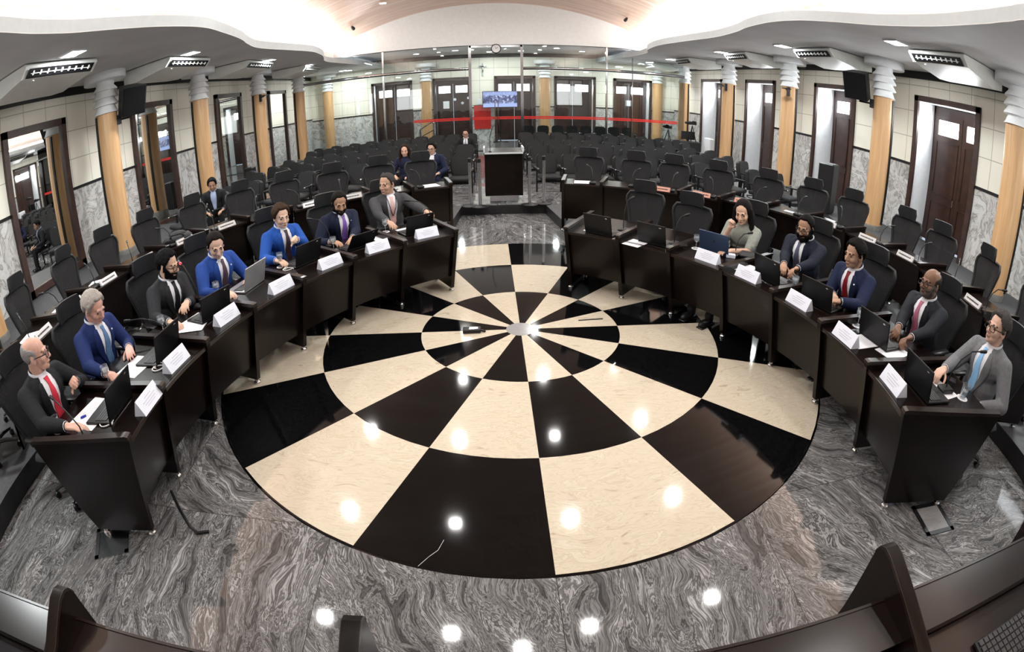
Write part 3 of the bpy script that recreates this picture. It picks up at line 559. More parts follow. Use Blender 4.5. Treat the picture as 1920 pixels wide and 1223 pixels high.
# ------------------------------------------------------------------ council desks
def pol(c, r, a): return (c[0]+r*cos(a), c[1]+r*sin(a))
FEETL = [(281, 1018), ]
AL = [atan2(y+2.15, x-1.08) for x, y in ((-2.59, -2.95), (-2.66, -2.27), (-2.59, -1.60), (-2.47, -.93), (-2.18, -.31), (-1.79, .26), (-1.31, .72), (-.75, 1.10))]
AL = [a if a > 0 else a+2*pi for a in AL]; AL[0] -= .022
AR = [atan2(y+1.98, x+1.07) for x, y in ((.67, 1.07), (1.21, .70), (1.68, .24), (2.06, -.34), (2.32, -.97), (2.41, -1.64), (2.42, -2.33), (2.34, -3.0))]; AR[7] += .012
def desk(lbl, grp, c, a0, a1, RT0, RT1, RB0, RB1, z0, zt, last, kind='council_desk', first=True):
    am = (a0+a1)/2; org = pol(c, (RT0+RT1)/2, am)
    e = thing(kind, lbl, 'desk', (org[0], org[1], z0), 0, grp)
    def w(r, a, z): p = pol(c, r, a); return V((p[0]-org[0], p[1]-org[1], z))
    for a, on in ((a0, first), (a1, last)):
        if not on: continue
        t = V((-sin(a), cos(a), 0))*.022
        mb = MB(); mb.prism([w(RB0, a, .05), w(RT0, a, zt-.035), w(RT0, a, zt-.012), w(RT1, a, zt-.012), w(RT1, a, zt-.05), w(RB1, a, .05)], -t, t); sp = mb.build('side_panel', M['wood'], e, 0)
        mb = MB(); mb.prism([w(RT0-.006, a, zt-.012), w(RT0-.006, a, zt+.012), w(RT0+.02, a, zt+.012+.006), w(RT1+.004, a, zt+.012), w(RT1+.004, a, zt-.012)], -t*1.25, t*1.25); mb.build('edge_band', M['wood_edge_sheen'], sp, 0)
        for rr in (RB0+.03, RB1-.05):
            mb = MB(); q = w(rr, a, 0); mb.lathe([(.032, 0), (.032, .02), (.022, .03), (.022, .055)], 14, Mx.Translation((q.x, q.y, 0))); mb.build('foot', M['chrome'], sp)
    # curved front, slightly leaning out towards the room
    n = 6; mb = MB(); vv = []
    for rt, zz, dr in ((0, zt-.05, 0), (1, .2, 0), (1, .2, .025), (0, zt-.05, .025)):
        for i in range(n+1):
            a = a0+(a1-a0)*i/n; r = RT0+.045+(RB0-RT0)*.8*rt+dr; vv.append(w(r, a, zz))
    m_ = n+1; mb._add(vv, [(j*m_+i, j*m_+i+1, ((j+1) % 4)*m_+i+1, ((j+1) % 4)*m_+i) for j in range(4) for i in range(n)]); mb.build('front_panel', M['wood'], e, 30)
    mb = MB(); pr = [w(RT0+.03, a0+(a1-a0)*i/n, 0) for i in range(n+1)] + [w(RT1-.02, a0+(a1-a0)*i/n, 0) for i in range(n, -1, -1)]
    mb.prism(pr, (0, 0, zt-.08), (0, 0, zt-.052)); mb.build('worktop', M['wood'], e, 0)
    mb = MB(); pr = [w(RT0+.022, a0+(a1-a0)*i/n, 0) for i in range(n+1)] + [w(RT0+.034, a0+(a1-a0)*i/n, 0) for i in range(n, -1, -1)]
    mb.prism(pr, (0, 0, zt-.075), (0, 0, zt-.049)); mb.build('worktop_edge', M['wood_edge_sheen'], e, 0)
    return e
ZT = .80; WT = ZT-.052
SEATL = ['before the balding man', 'before the grey haired man', 'before the man at the red lit microphone', 'with the silver laptop on it', 'before the man raising his fist', 'before the man in a purple tie', 'at the aisle, a hand on its panel']
SEATR = ['with no sitter, at the aisle', 'with no sitter, second from the aisle', 'before the woman', 'before the heavy bearded man', 'before the man in a dark red tie', 'before the bald man', 'nearest the camera']
for i in range(7):
    desk('dark council desk in the left front row '+SEATL[i], 'council desks of the front row', CL, AL[i], AL[i+1], 3.53, 4.43, 3.72, 4.23, 0, ZT, i == 6)
    desk('dark council desk in the right front row '+SEATR[i], 'council desks of the front row', CR, AR[i+1], AR[i], 3.32, 4.27, 3.51, 4.12, 0, ZT, i == 0)
RN = [(8, 4.03), (16, 4.05), (28, 4.10), (36, 4.15), (45, 4.27), (55, 4.45), (66, 4.58), (80, 4.63), (92, 4.58), (104, 4.5), (120, 4.45)]
def Rn(f):
    for (a, x), (b_, y) in zip(RN, RN[1:]):
        if f <= b_: t = (f-a)/(b_-a); return x+(y-x)*t
    return RN[-1][1]
PH = [16.5+8.4*k for k in range(12)]
for s in (-1, 1):
    for k, f in enumerate(PH):
        a0, a1 = rad(90-s*(f-4.2)), rad(90-s*(f+4.2)); r = Rn(f)
        if k == 0: a0 = rad(90-s*(f-4.2))
        desk('dark wood desk of the %s back row, %s from the lectern' % ('left' if s < 0 else 'right', ORD[k]), 'desks of the raised back row', CO, min(a0, a1), max(a0, a1), r-.14, r+.44, r-.02, r+.36, PF, .82, k == 0 and s < 0 or k > 0 and s > 0 or k == 0, 'back_row_desk', not (k == 0 and s > 0) if False else True)
# ------------------------------------------------------------------ chairs
def office_chair(lbl, grp):
    e = thing('office_chair', lbl, 'chair', (0, 0, 0), 0, grp)
    mb = MB(); mb.lathe([(.04, .07), (.04, .12), (.03, .13)], 12)
    for k in range(5):
        a = 2*pi*k/5+.3; mb.tube([(0, 0, .115), (.16*cos(a), .16*sin(a), .105), (.29*cos(a), .29*sin(a), .075)], [.028, .024, .016], 6, flat=.8)
    bs = mb.build('base', M['plastic'], e)
    for k in range(5):
        a = 2*pi*k/5+.3; cb = MB(); cb.lathe([(.026, -.022), (.03, -.012), (.03, .012), (.026, .022)], 12, Mx.Translation((.29*cos(a), .29*sin(a), .03)) @ Mx.Rotation(a+.5, 4, 'Z') @ Mx.Rotation(pi/2, 4, 'X')); cb.build('caster', M['plastic'], bs)
    mb = MB(); mb.lathe([(.028, .12), (.028, .26), (.018, .27), (.018, .42)], 12); mb.build('gas_lift', M['chrome'], e)
    mb = MB(); mb.box((0, .02, .425), (.48, .47, .075), bev=.035); mb.build('seat', M['fabric'], e, 60)
    # back: a flared mesh panel in a thick frame; yb is its lean
    def yb(z): return -.23-.16*(z-.5)+.10*max(0, .75-z)
    def hw(z): t = (z-.52)/.54; return .175+.085*min(1, t*1.25)**1.3 - (.035*((t-.86)/.14)**2 if t > .86 else 0)
    zs = [.52+.54*i/10 for i in range(11)]
    out = [(hw(z), yb(z)+.04*(hw(z)/.25)**2, z) for z in zs] + [(-hw(z), yb(z)+.04*(hw(z)/.25)**2, z) for z in zs[::-1]]
    mb = MB(); top = [(x_, yb(1.06)+.04*(x_/.25)**2, 1.06+.012*(1-(x_/.22)**2)) for x_ in (.12, 0, -.12)]
    path = out[:11] + top + out[11:] + [(-.09, yb(.5)+.01, .50), (.09, yb(.5)+.01, .50), out[0]]
    mb.tube(path, .019, 7); mb.tube([(0, yb(.52)-.01, .5), (0, yb(.8)-.05, .8), (0, yb(1.0)-.05, 1.0), (0, yb(1.1)+.015, 1.15)], .022, 7); mb.tube([(0, -.02, .40), (0, -.2, .40), (0, yb(.52)-.01, .51)], .026, 7); mb.build('back_frame', M['chairframe'], e, 50)
    mb = MB(); vv = []
    for off in (.004, -.004):
        for z in zs:
            for i in range(7):
                x_ = hw(z)*(i/3-1); vv.append((x_, yb(z)+.04*(x_/.25)**2+off, z))
    fs = [(i*7+k, i*7+k+1, (i+1)*7+k+1, (i+1)*7+k) for i in range(10) for k in range(6)]; fs += [tuple(77+q for q in f[::-1]) for f in fs]
    mb._add(vv, fs); mb.build('back_mesh', M['meshfab'], e, 60, recalc=False)
    mb = MB(); vv = []
    for off in (.016, -.016):
        for j in range(5):
            z = 1.075+.165*j/4
            for i in range(7):
                x_ = (.165-.012*abs(j-2))*(i/3-1); vv.append((x_, yb(1.06)+.035+.09*(x_/.2)**2+off+.015*(j/4), z))
    fs = [(i*7+k, i*7+k+1, (i+1)*7+k+1, (i+1)*7+k) for i in range(4) for k in range(6)]; n_ = 35
    rim = [i for i in range(7)] + [7*j+6 for j in range(1, 5)] + [28+i for i in range(5, -1, -1)] + [7*j for j in range(3, 0, -1)]
    ff = fs + [tuple(n_+q for q in f[::-1]) for f in fs] + [(rim[i], rim[(i+1) % len(rim)], n_+rim[(i+1) % len(rim)], n_+rim[i]) for i in range(len(rim))]
    mb._add(vv, ff); mb.build('headrest', M['chairframe'], e, 60)
    for s in (-1, 1):
        mb = MB(); mb.tube([(s*.2, .02, .43), (s*.27, .02, .46), (s*.275, 0, .64)], .016, 7); ar = mb.build('armrest', M['plastic'], e)
        mb = MB(); mb.box((s*.275, .03, .655), (.07, .26, .03), bev=.012); mb.build('arm_pad', M['plastic'], ar, 60)
    return e
och = office_chair('', 'high backed office chairs')
# front row chairs: world positions come from the sitters' places behind each desk
def radial(c, a, r): p = pol(c, r, a); return (p[0], p[1], 0), face_rz((-cos(a), -sin(a)))
AML = [(AL[i]+AL[i+1])/2 for i in range(7)]; AMR = [(AR[i]+AR[i+1])/2 for i in range(7)]
first = [True]
def place(loc, rz, lbl, grp):
    if first[0]:
        first[0] = False; och.location = loc; och.rotation_euler = (0, 0, rz); och['label'] = lbl; och['group'] = grp; return och
    return dup(och, loc, rz, lbl, grp)
# ------------------------------------------------------------------ people's places (needed by the chairs too): head position, arc
HL = [(-3.42, -2.54), (-3.50, -1.72), (-3.28, -.80), (-3.0, -.24), (-2.6, .66), (-2.04, 1.17), (-1.53, 1.86)]
HR = {2: (2.50, .42), 3: (2.96, -.22), 4: (3.02, -1.07), 5: (3.36, -1.80), 6: (3.28, -2.67)}
WHOL = ['balding man in a red tie', 'grey haired man in a blue suit', 'bearded man at the red lit microphone', 'man in bright blue with the silver laptop', 'man in bright blue raising his hand', 'bearded man in a purple tie', 'man resting his arm on the end panel']
WHOR = {2: 'woman in a grey green blouse', 3: 'heavy bearded man in glasses', 4: 'man in a dark red tie', 5: 'bald man with clasped hands', 6: 'man in a light grey suit'}
SPOT = {}
for i, h in enumerate(HL):
    d = V((CL[0]-h[0], CL[1]-h[1])).normalized(); o_ = (h[0]-d.x*.15, h[1]-d.y*.15); SPOT['L', i] = (o_, d)
    place((o_[0]-d.x*.02, o_[1]-d.y*.02, 0), face_rz(d), 'black office chair under the '+WHOL[i], 'front row office chairs')
for i, h in HR.items():
    d = V((CR[0]-h[0], CR[1]-h[1])).normalized(); o_ = (h[0]-d.x*.15, h[1]-d.y*.15); SPOT['R', i] = (o_, d)
    place((o_[0]-d.x*.02, o_[1]-d.y*.02, 0), face_rz(d), 'black office chair under the '+WHOR[i], 'front row office chairs')
for i, (px_, py_, t) in enumerate(((1.58, 1.47, .0), (1.93, .80, .0))):
    d = V((CR[0]-px_, CR[1]-py_)).normalized(); place((px_, py_, 0), face_rz(d)+t, 'empty black office chair in the right front row, %s the aisle' % ('nearest' if i == 0 else 'second from'), 'front row office chairs')
jit = random.Random(3)
for s in (-1, 1):
    for k, f in enumerate(PH):
        r = Rn(f)+.66+jit.uniform(-.05, .05); a = rad(90-s*(f+jit.uniform(-.8, .8))); p = pol(CO, r, a)
        place((p[0], p[1], PF), face_rz((-cos(a), -sin(a)))+jit.uniform(-.25, .25), 'empty black mesh chair of the %s back row, %s from the lectern' % ('left' if s < 0 else 'right', ORD[k]), 'back row office chairs')
def audience_chair():
    e = thing('audience_chair', '', 'chair', (0, 0, 0), 0, 'padded audience seats')
    mb = MB(); T = Mx.Translation((0, -.22, .47)) @ Mx.Rotation(rad(10), 4, 'X')
    prof = [(-.2, .0), (-.235, .12), (-.25, .3), (-.235, .42), (-.18, .465), (0, .48), (.18, .465), (.235, .42), (.25, .3), (.235, .12), (.2, .0)]
    mb.prism([(x, 0, z) for x, z in prof], (0, -.05, 0), (0, .03, 0), T); mb.prism([(x*.86, 0, z*.93+.015) for x, z in prof], (0, .03, 0), (0, .055, 0), T); mb.build('backrest', M['fabric'], e, 40)
    mb = MB(); mb.box((0, .02, .44), (.48, .46, .09), bev=.03); mb.build('seat', M['fabric'], e, 60)
    for s in (-1, 1):
        mb = MB(); mb.box((s*.275, .0, .645), (.05, .36, .035), bev=.012); mb.box((s*.275, .0, .33), (.03, .05, .6)); ar = mb.build('armrest', M['plastic'], e, 40)
        mb = MB(); mb.ell((s*.275, .19, .645), (.026, .02, .022), n=8, m=6); mb.build('arm_cap', M['steel'], ar)
    mb = MB(); mb.box((0, .0, .33), (.56, .05, .05)); [mb.tube([(s*.275, 0, .06), (s*.275, yy, .015)], .018, 6) for s in (-1, 1) for yy in (-.24, .24)]; mb.build('leg_frame', M['plastic'], e)
    return e
ac = audience_chair(); afirst = True
ROWS = [6.85, 8.65, 9.6, 10.8, 12.9, 13.75]; BLK = {}
for s in (-1, 1):
    for ri, y0 in enumerate(ROWS):
        for k in range(10):
            x = (1.08 if s > 0 else -.9)+s*.59*k+jit.uniform(-.02, .02)
            if abs(x) > 6.6: continue
            y = y0 - x*x/27
            lbl = 'black padded audience chair, %s from the aisle in the %s row, %s block' % (ORD[k], ORD[ri], 'left' if s < 0 else 'right')
            rz = pi + x/13
            if afirst: ac.location = (x, y, 0); ac.rotation_euler = (0, 0, rz); ac['label'] = lbl; afirst = False
            else: dup(ac, (x, y, 0), rz, lbl)
            BLK[s, ri, k] = (x, y, rz)
for i, (x, y) in enumerate(((4.35, 5.6), (5.4, 5.2), (6.3, 4.9), (6.75, 8.0), (6.3, 6.9), (-4.3, 5.6), (-5.25, 5.2), (-6.0, 4.75), (-6.7, 4.5), (-6.3, 6.9), (-6.8, 7.9))):
    if any(hypot(x-q[0], y-q[1]) < .62 for q in BLK.values()): continue
    dup(ac, (x, y, 0), pi+x/13, 'black padded audience chair beside the %s wall steps, %s from the %s' % ('right' if x > 0 else 'left', ORD[i if i < 5 else i-5], 'middle'))
for k in range(8):
    dup(ac, (1.5+.62*k, 17.3, .03), pi, 'black padded chair standing beyond the glass, %s from the doors' % ORD[k])

# ------------------------------------------------------------------ people
def remeshed(mb, vox, it=3):
    me = bpy.data.meshes.new('tmp'); bmesh.ops.recalc_face_normals(mb.bm, faces=mb.bm.faces); mb.bm.to_mesh(me); mb.bm.free()
    o = bpy.data.objects.new('tmp', me); COL.objects.link(o)
    r = o.modifiers.new('r', 'REMESH'); r.mode = 'VOXEL'; r.voxel_size = vox
    s = o.modifiers.new('s', 'SMOOTH'); s.factor = .5; s.iterations = it
    dg = bpy.context.evaluated_depsgraph_get(); m2 = bpy.data.meshes.new_from_object(o.evaluated_get(dg))
    bpy.data.objects.remove(o); bpy.data.meshes.remove(me); m2.materials.clear(); return m2
def bvh(*mes):
    vs_, fs = [], []
    for me in mes:
        n = len(vs_); vs_ += [v.co.copy() for v in me.vertices]; fs += [[n+i for i in p.vertices] for p in me.polygons]
    return BVHTree.FromPolygons(vs_, fs)
def hand(mb, T, sx, curl=.5, spread=.06, thumb=.6, sc=1.0):
    # T: wrist frame, +y along the hand, +z out of the back of the hand; sx=+1: the thumb is on the +x side
    p = lambda x, y, z: T @ V((x*sc, y*sc, z*sc))
    L = [(.026, .088, (.042, .026, .02)), (.009, .092, (.046, .03, .022)), (-.009, .088, (.043, .027, .021)), (-.026, .08, (.034, .021, .018))]
    for i, (x, kl, seg) in enumerate(L):
        x *= sx; mb.cap(p(x*.55, .0, 0), .0165*sc, p(x, kl-.008, .002), .0125*sc, n=8)
        a = 0; q = V((x, kl, .002)); fan = sx*spread*(1.2-i)
        for j, l in enumerate(seg):
            a += curl*(.75 if j == 0 else 1.0); d = V((sin(fan)*cos(a), cos(fan)*cos(a), -sin(a))); q2 = q+d*l
            r0, r1 = (.0098-.0009*j), (.0092-.0011*j); mb.cap(T @ (q*sc), r0*sc, T @ (q2*sc), r1*sc, n=8); q = q2
    q = V((sx*.018, .015, -.006))
    for l, an, dz in ((.046, .75, -.35), (.034, .45, -.3-.3*thumb), (.028, .2, -.3-.5*thumb)):
        d = V((sx*sin(an), cos(an), dz)).normalized(); q2 = q+d*l; mb.cap(T @ (q*sc), .0125*sc if l > .04 else .0105*sc, T @ (q2*sc), .0105*sc if l > .03 else .0085*sc, n=8); q = q2
def frame(o, y, z):                       # matrix with +y along y, +z near z
    y = y.normalized(); x = y.cross(z).normalized(); z = x.cross(y)
    R = Mx.Identity(4)
    for i in range(3): R[i][0], R[i][1], R[i][2], R[i][3] = x[i], y[i], z[i], o[i]
    return R
SKIN, CLOTH = {}, {}
def skin(c):
    k = tuple(c)
    if k not in SKIN:
        m_ = mat('skin', c, .5, var=.06, vscale=30, spec=.35); b = m_.node_tree.nodes['Principled BSDF']; b.inputs['Subsurface Weight'].default_value = .12; b.inputs['Subsurface Radius'].default_value = (.012, .005, .003); b.inputs['Subsurface Scale'].default_value = .6; SKIN[k] = m_
    return SKIN[k]
def cloth(nm, c, v=.12, sc=45, rough=.8):
    k = (nm, tuple(c))
    if k not in CLOTH: CLOTH[k] = mat(nm, c, rough, var=v, vscale=sc, bump=.12, bscale=220, spec=.2)
    return CLOTH[k]
M['eye'] = mat('eye_white', (.20, .18, .17), .5, var=.02); M['iris'] = mat('dark_iris', (.012, .008, .006), .2, var=.1)
M['specs'] = mat('black_spectacle_frame', (.01, .008, .008), .25, var=.1); M['lips'] = mat('lips', (.36, .15, .13), .45, var=.08)
HAIR = {}
def hairm(c):
    if c not in HAIR: HAIR[c] = mat('hair', c, .62, var=.2, vscale=120, bump=.25, bscale=260, spec=.06)
    return HAIR[c]
def person(lbl, pos, d, skinc, suit, z0=0, shirt=(.75, .77, .82), tie=None, hair=(.008, .007, .007), style='short', beard=None, glasses=False, head=(0, 0, 0), lean=8, twist=0, reach=0,
           rh=None, lh=None, rcurl=.45, lcurl=.45, rup=None, lup=None, sc=1.0, fat=1.05, vox=.0062, woman=False, sleeves='long', group=None, headsc=1.08, lanyard=False, watch=None, pin=False, roll=0, ribbonpat=False):
    root = thing('person', lbl, 'person', (pos[0], pos[1], z0), face_rz(d), group)
    inv = root.matrix_basis.inverted()
    sk = skin(skinc)
    U = Mx.Translation((0, 0, .56)) @ Mx.Rotation(rad(-twist), 4, 'Z').inverted() @ Mx.Rotation(rad(roll), 4, 'Y') @ Mx.Rotation(rad(-lean), 4, 'X') @ Mx.Scale(sc, 4) @ Mx.Translation((0, 0, -.56))
    Hm = U @ Mx.Translation((0, .035, 1.10)) @ Mx.Rotation(rad(lean*.8), 4, 'X') @ Mx.Rotation(rad(head[0]), 4, 'Z') @ Mx.Rotation(rad(head[2]), 4, 'Y') @ Mx.Rotation(rad(-head[1]), 4, 'X') @ Mx.Translation((0, .02, .085)) @ Mx.Scale(headsc, 4)
    H = lambda x, y, z: Hm @ V((x, y, z))
    P = lambda x, y, z: U @ V((x, y, z))
    sw = (.165 if woman else .185)*(.5+.5*fat)
    arms = {}
    for s, tgt, up in ((1, rh, rup), (-1, lh, lup)):        # s=+1: right arm, local +x
        S = P(s*sw, .02, .965)
        if tgt is None: tgt = (s*.17, .36, .64)
        else:
            q = inv @ V(tgt); tgt = q
        W = V(tgt); a, b_ = .29*sc, .265*sc
        D = W-S; dist = min(D.length, (a+b_)*.985); W = S+D.normalized()*dist
        k = (a*a-b_*b_+dist*dist)/(2*dist); h = sqrt(max(0, a*a-k*k)); dn = D.normalized()
        pole = V(up) if up is not None else V((s*.7, -.35, -.75)); pole = (pole-dn*pole.dot(dn)).normalized()
        E_ = S+dn*k+pole*h; arms[s] = (S, E_, W)
    # the body: head, neck, trunk, arms and hands in one skin
    mb = MB()
    mb.ell((0, -.012, .035), (.0775, .098, .088), Hm, 16, 12); mb.ell((0, .028, -.02), (.064*(.9+.1*fat), .068, .085), Hm, 14, 10)
    mb.ell((0, .045, -.072), (.050*fat if not woman else .044, .045, .036), Hm); mb.ell((0, .074, -.09), (.024, .02, .02), Hm)
    for s in (-1, 1):
        mb.ell((s*.036, .062, -.028), (.026*fat, .026, .03), Hm); mb.ell((s*.077, -.006, -.012), (.011, .022, .034), Hm); mb.ell((s*.011, .102, -.033), (.0095, .011, .008), Hm)
    mb.cap(H(-.036, .084, .024), .0115*headsc, H(.036, .084, .024), .0115*headsc, n=8); mb.cap(H(0, .092, .016), .009*headsc, H(0, .114, -.026), .013*headsc, n=8); mb.ell((0, .092, -.059), (.023, .012, .012), Hm)
    mb.cap(H(0, -.022, -.06), .057*headsc*(.5+.5*fat), P(0, .02, 1.0), .062*(.5+.5*fat)*sc); mb.ell((0, .03, .92), (.14, .09, .14), U); mb.cap(P(-.13, .02, .96), .05, P(.13, .02, .96), .05); mb.cap(P(0, .01, .9), .11, P(0, 0, .58), .12)
    mb.cap((-.07, 0, .54), .09, (.07, 0, .54), .09)
    for s in (1, -1):
        S, E_, W = arms[s]; mb.cap(S, .05*sc, E_, .041*sc); mb.cap(E_, .041*sc, W, .028*sc)
        dr = (W-E_).normalized(); c_ = rcurl if s > 0 else lcurl
        bk = V((0, 0, 1)) if c_ < .9 else V((-s*.6, -.1, .75)); y = dr if c_ >= .9 else (dr*V((1, 1, .35))).normalized()
        if abs(y.dot(bk)) > .9: bk = V((0, -1, .2))
        hand(mb, frame(W, y, bk), -s, curl=c_, sc=1.08*sc if not woman else .98)
    bme = remeshed(mb, vox, 2); body = mkobj('body', bme, sk, root, 180)
    hb = bvh(bme)
    # jacket
    jm = cloth('suit_cloth' if not woman else 'blouse_cloth', suit)
    mb = MB(); f = fat; rr = 1.0 if not woman else .92
    mb.ell((0, .02, .72), (.172*f*rr, .135*f, .2), U, 16, 10); mb.ell((0, .03, .9), (.186*f*rr, .138*f, .17), U, 16, 10); mb.cap(P(-sw+.02, .018, .96), .072*rr, P(sw-.02, .018, .96), .072*rr); [mb.cap(P(0, .005, 1.03), .062, P(q*(sw-.035), .012, .975), .066*rr) for q in (-1, 1)]
    mb.cap(P(0, .0, .99), .1*rr, P(0, .01, 1.065), .072); mb.ell((0, .02, .6), (.18*f*rr, .16*f, .1), U, 16, 8)
    for s in (1, -1):
        S, E_, W = arms[s]
        if sleeves == 'long': mb.cap(S, .076*sc*rr, E_, .063*sc*rr); dr = (W-E_).normalized(); mb.cap(E_, .063*sc*rr, W-dr*.05, .047*sc*rr)
        else: mb.cap(S, .074*sc*rr, S+(E_-S)*.85, .068*sc*rr)
    jme = remeshed(mb, max(.009, vox), 3); mkobj('jacket' if not woman else 'blouse', jme, jm, root, 180)
    mb = MB(); mb.ell((0, .02, .72), (.172*f*rr, .135*f, .2), U, 16, 10); mb.ell((0, .03, .9), (.186*f*rr, .138*f, .17), U, 16, 10); mb.cap(P(-sw+.02, .018, .96), .072*rr, P(sw-.02, .018, .96), .072*rr); [mb.cap(P(0, .005, 1.03), .062, P(q*(sw-.035), .012, .975), .066*rr) for q in (-1, 1)]; mb.cap(P(0, .0, .99), .1*rr, P(0, .01, 1.065), .072); mb.ell((0, .02, .6), (.18*f*rr, .16*f, .1), U, 16, 8)
    tme = remeshed(mb, .012, 3); jb = bvh(tme); bpy.data.meshes.remove(tme)
    Ui = U.inverted(); fwd = (U.to_3x3() @ V((0, 1, 0))).normalized()
    def front(x, z):
        o_ = P(x, .6, z); h, nn, _, _ = jb.ray_cast(o_, -fwd, 1.2)
        h2 = hb.ray_cast(o_, -fwd, 1.2)[0] if z > 1.0 else None
        if h2 is not None and ((h is None and (Ui @ h2).y < .2) or (h is not None and 0 < (o_-h).length-(o_-h2).length < .05)): h = h2
        return h if h is not None else P(x, .1, z)
    def ribbon(name, rows, off, mt_, n=5, th=.012, par=None):
        mb = MB(); vv = []; m_ = n+1
        for o2 in (off, off-th):
            for z, xa, xb in rows:
                for i in range(m_): vv.append(front(xa+(xb-xa)*i/n, z)+fwd*o2)
        R_ = len(rows); N_ = R_*m_; fs = []
        for j in range(R_-1):
            for i in range(n): q = (j*m_+i, j*m_+i+1, (j+1)*m_+i+1, (j+1)*m_+i); fs += [q, tuple(N_+k for k in q[::-1])]
        rim = list(range(m_)) + [j*m_+n for j in range(1, R_)] + [(R_-1)*m_+i for i in range(n-1, -1, -1)] + [j*m_ for j in range(R_-2, 0, -1)]
        fs += [(rim[i], rim[(i+1) % len(rim)], N_+rim[(i+1) % len(rim)], N_+rim[i]) for i in range(len(rim))]
        mb._add(vv, fs); return mb.build(name, mt_, par or root, 60)
    if not woman:
        shm = cloth('shirt_cotton', shirt, .04)
        zs = [1.05, 1.02, .98, .93, .87, .81, .75, .70, .66]; wv = [.045, .06, .066, .066, .06, .05, .04, .032, .022]
        ribbon('shirt', [(z, -a, a) for z, a in zip(zs, wv)], .006, shm, 8)
        for s in (-1, 1): ribbon('lapel', [(z, s*(a+.0), s*(a+e_)) for z, a, e_ in zip(zs[1:], wv[1:], (.022, .04, .06, .066, .05, .035, .02, .008))], .017, jm, 4)
        mb = MB(); cc = []
        for i in range(15):
            t = -2.6+5.2*i/14; cc.append(P(.066*f*sin(t)*1.02, .022+.064*f*cos(t), 1.062-.018*cos(t)))
        mb.tube(cc, [.010]*15, 7, flat=2.0); mb.build('collar', shm, root, 60)
        if tie:
            tm = cloth('silk_tie', tie, .25 if ribbonpat else .1, 120, .45)
            ribbon('tie', [(1.035, -.021, .021), (1.012, -.017, .017), (1.0, -.014, .014), (.95, -.022, .022), (.88, -.03, .03), (.8, -.036, .036), (.73, -.04, .04), (.69, -.025, .025), (.67, -.003, .003)], .016, tm, 4)
        if sleeves == 'long':
            for s in (1, -1):
                S, E_, W = arms[s]; dr = (W-E_).normalized(); mb = MB(); mb.tube([W-dr*.075, W-dr*.02], .037*sc, 12); mb.build('cuff', shm, root)
    if watch:
        S, E_, W = arms[watch]; dr = (W-E_).normalized(); mb = MB(); mb.tube([W-dr*.02, W-dr*.002], .036*sc, 12); mb.build('wristwatch', M['plastic'], root)
    if lanyard:
        mb = MB()
        for s in (-1, 1): mb.tube([front(s*x, z)+fwd*.024 for x, z in ((.06, 1.04), (.05, .98), (.035, .9), (.004, .8))], .005, 5)
        mb.build('lanyard', M['plastic'], root)
    if pin:
        mb = MB(); mb.ell(front(-.1, .95)+fwd*.016, (.009, .006, .009), n=8, m=6); mb.build('lapel_pin', M['tent'], root)
    # trousers and shoes under the desk
    mb = MB(); tm = cloth('trouser_cloth', [c*.8 for c in suit] if not woman else (.012, .012, .014))
    mb.cap((-.08, 0, .55), .13*f, (.08, 0, .55), .13*f)
    for s in (-1, 1):
        mb.cap((s*.09, .02, .54), .088, (s*.125, .40, .52), .07); mb.cap((s*.125, .40, .52), .068, (s*.12, .42+reach, .13-.2*min(reach, .1)), .05)
    me = remeshed(mb, .014, 3); mkobj('trousers', me, tm, root, 180)
    for s in (-1, 1):
        mb = MB(); mb.ell((s*.12, .40+reach, .07), (.042, .06, .06)); mb.ell((s*.12, .50+reach, .045), (.046, .10, .04)); mb.box((s*.12, .46+reach, .012), (.085, .27, .02), bev=.009); mb.build('shoe', M['plastic'], root, 60)
    # hair
    def shell(name, region, thick, mt_, azs=60, els=40, e0=-75, e1=90, c=(0, -.008, .012), noise=.12):
        mb = MB(); idx = {}; vv = []; fs = []
        rnd = random.Random(hash(name) % 97)
        def vert(i, j, k):
            i = i % azs
            if j == els: i = 0
            if (i, j, k) not in idx:
                az, el = 2*pi*i/azs, rad(e0+(e1-e0)*j/els); dd = V((sin(az)*cos(el), cos(az)*cos(el), sin(el)))
                o_ = H(*(V(c)+dd*.32)); t_ = H(*c); dw = (t_-o_).normalized(); h = hb.ray_cast(o_, dw, 1)[0]
                h = h if h is not None and (h-t_).length < .150*headsc else t_-dw*.115*headsc
                tk = thick*(1+noise*rnd.uniform(-1, 1))*headsc
                azd = abs((az+pi) % (2*pi)-pi)
                if k == 0 and not all(inside.get(((i+a) % azs, j+b_), j+b_ >= els) for a in (-1, 0) for b_ in (-1, 0)): tk *= .22
                vv.append(h-dw*(tk if k == 0 else -.012)); idx[i, j, k] = len(vv)-1
            return idx[i, j, k]
        inside = {(i, j): region(abs((2*pi*(i+.5)/azs+pi) % (2*pi)-pi)*180/pi, e0+(e1-e0)*(j+.5)/els) for i in range(azs) for j in range(els)}
        for (i, j), v_ in inside.items():
            if not v_: continue
            q0 = [vert(i, j, 0), vert(i+1, j, 0), vert(i+1, j+1, 0), vert(i, j+1, 0)]; q1 = [vert(i, j, 1), vert(i, j+1, 1), vert(i+1, j+1, 1), vert(i+1, j, 1)]
            for q in (q0, q1):
                u = [x for n_, x in enumerate(q) if x not in q[:n_]]
                if len(u) > 2: fs.append(u)
            for di, dj, a, b_ in ((-1, 0, (0, 0), (0, 1)), (1, 0, (1, 0), (1, 1)), (0, -1, (0, 0), (1, 0)), (0, 1, (0, 1), (1, 1))):
                if not inside.get(((i+di) % azs, j+dj), j+dj >= els):
                    fs.append([vert(i+a[0], j+a[1], 0), vert(i+b_[0], j+b_[1], 0), vert(i+b_[0], j+b_[1], 1), vert(i+a[0], j+a[1], 1)])
        mb._add(vv, fs); return mb.build(name, mt_, root, 180)
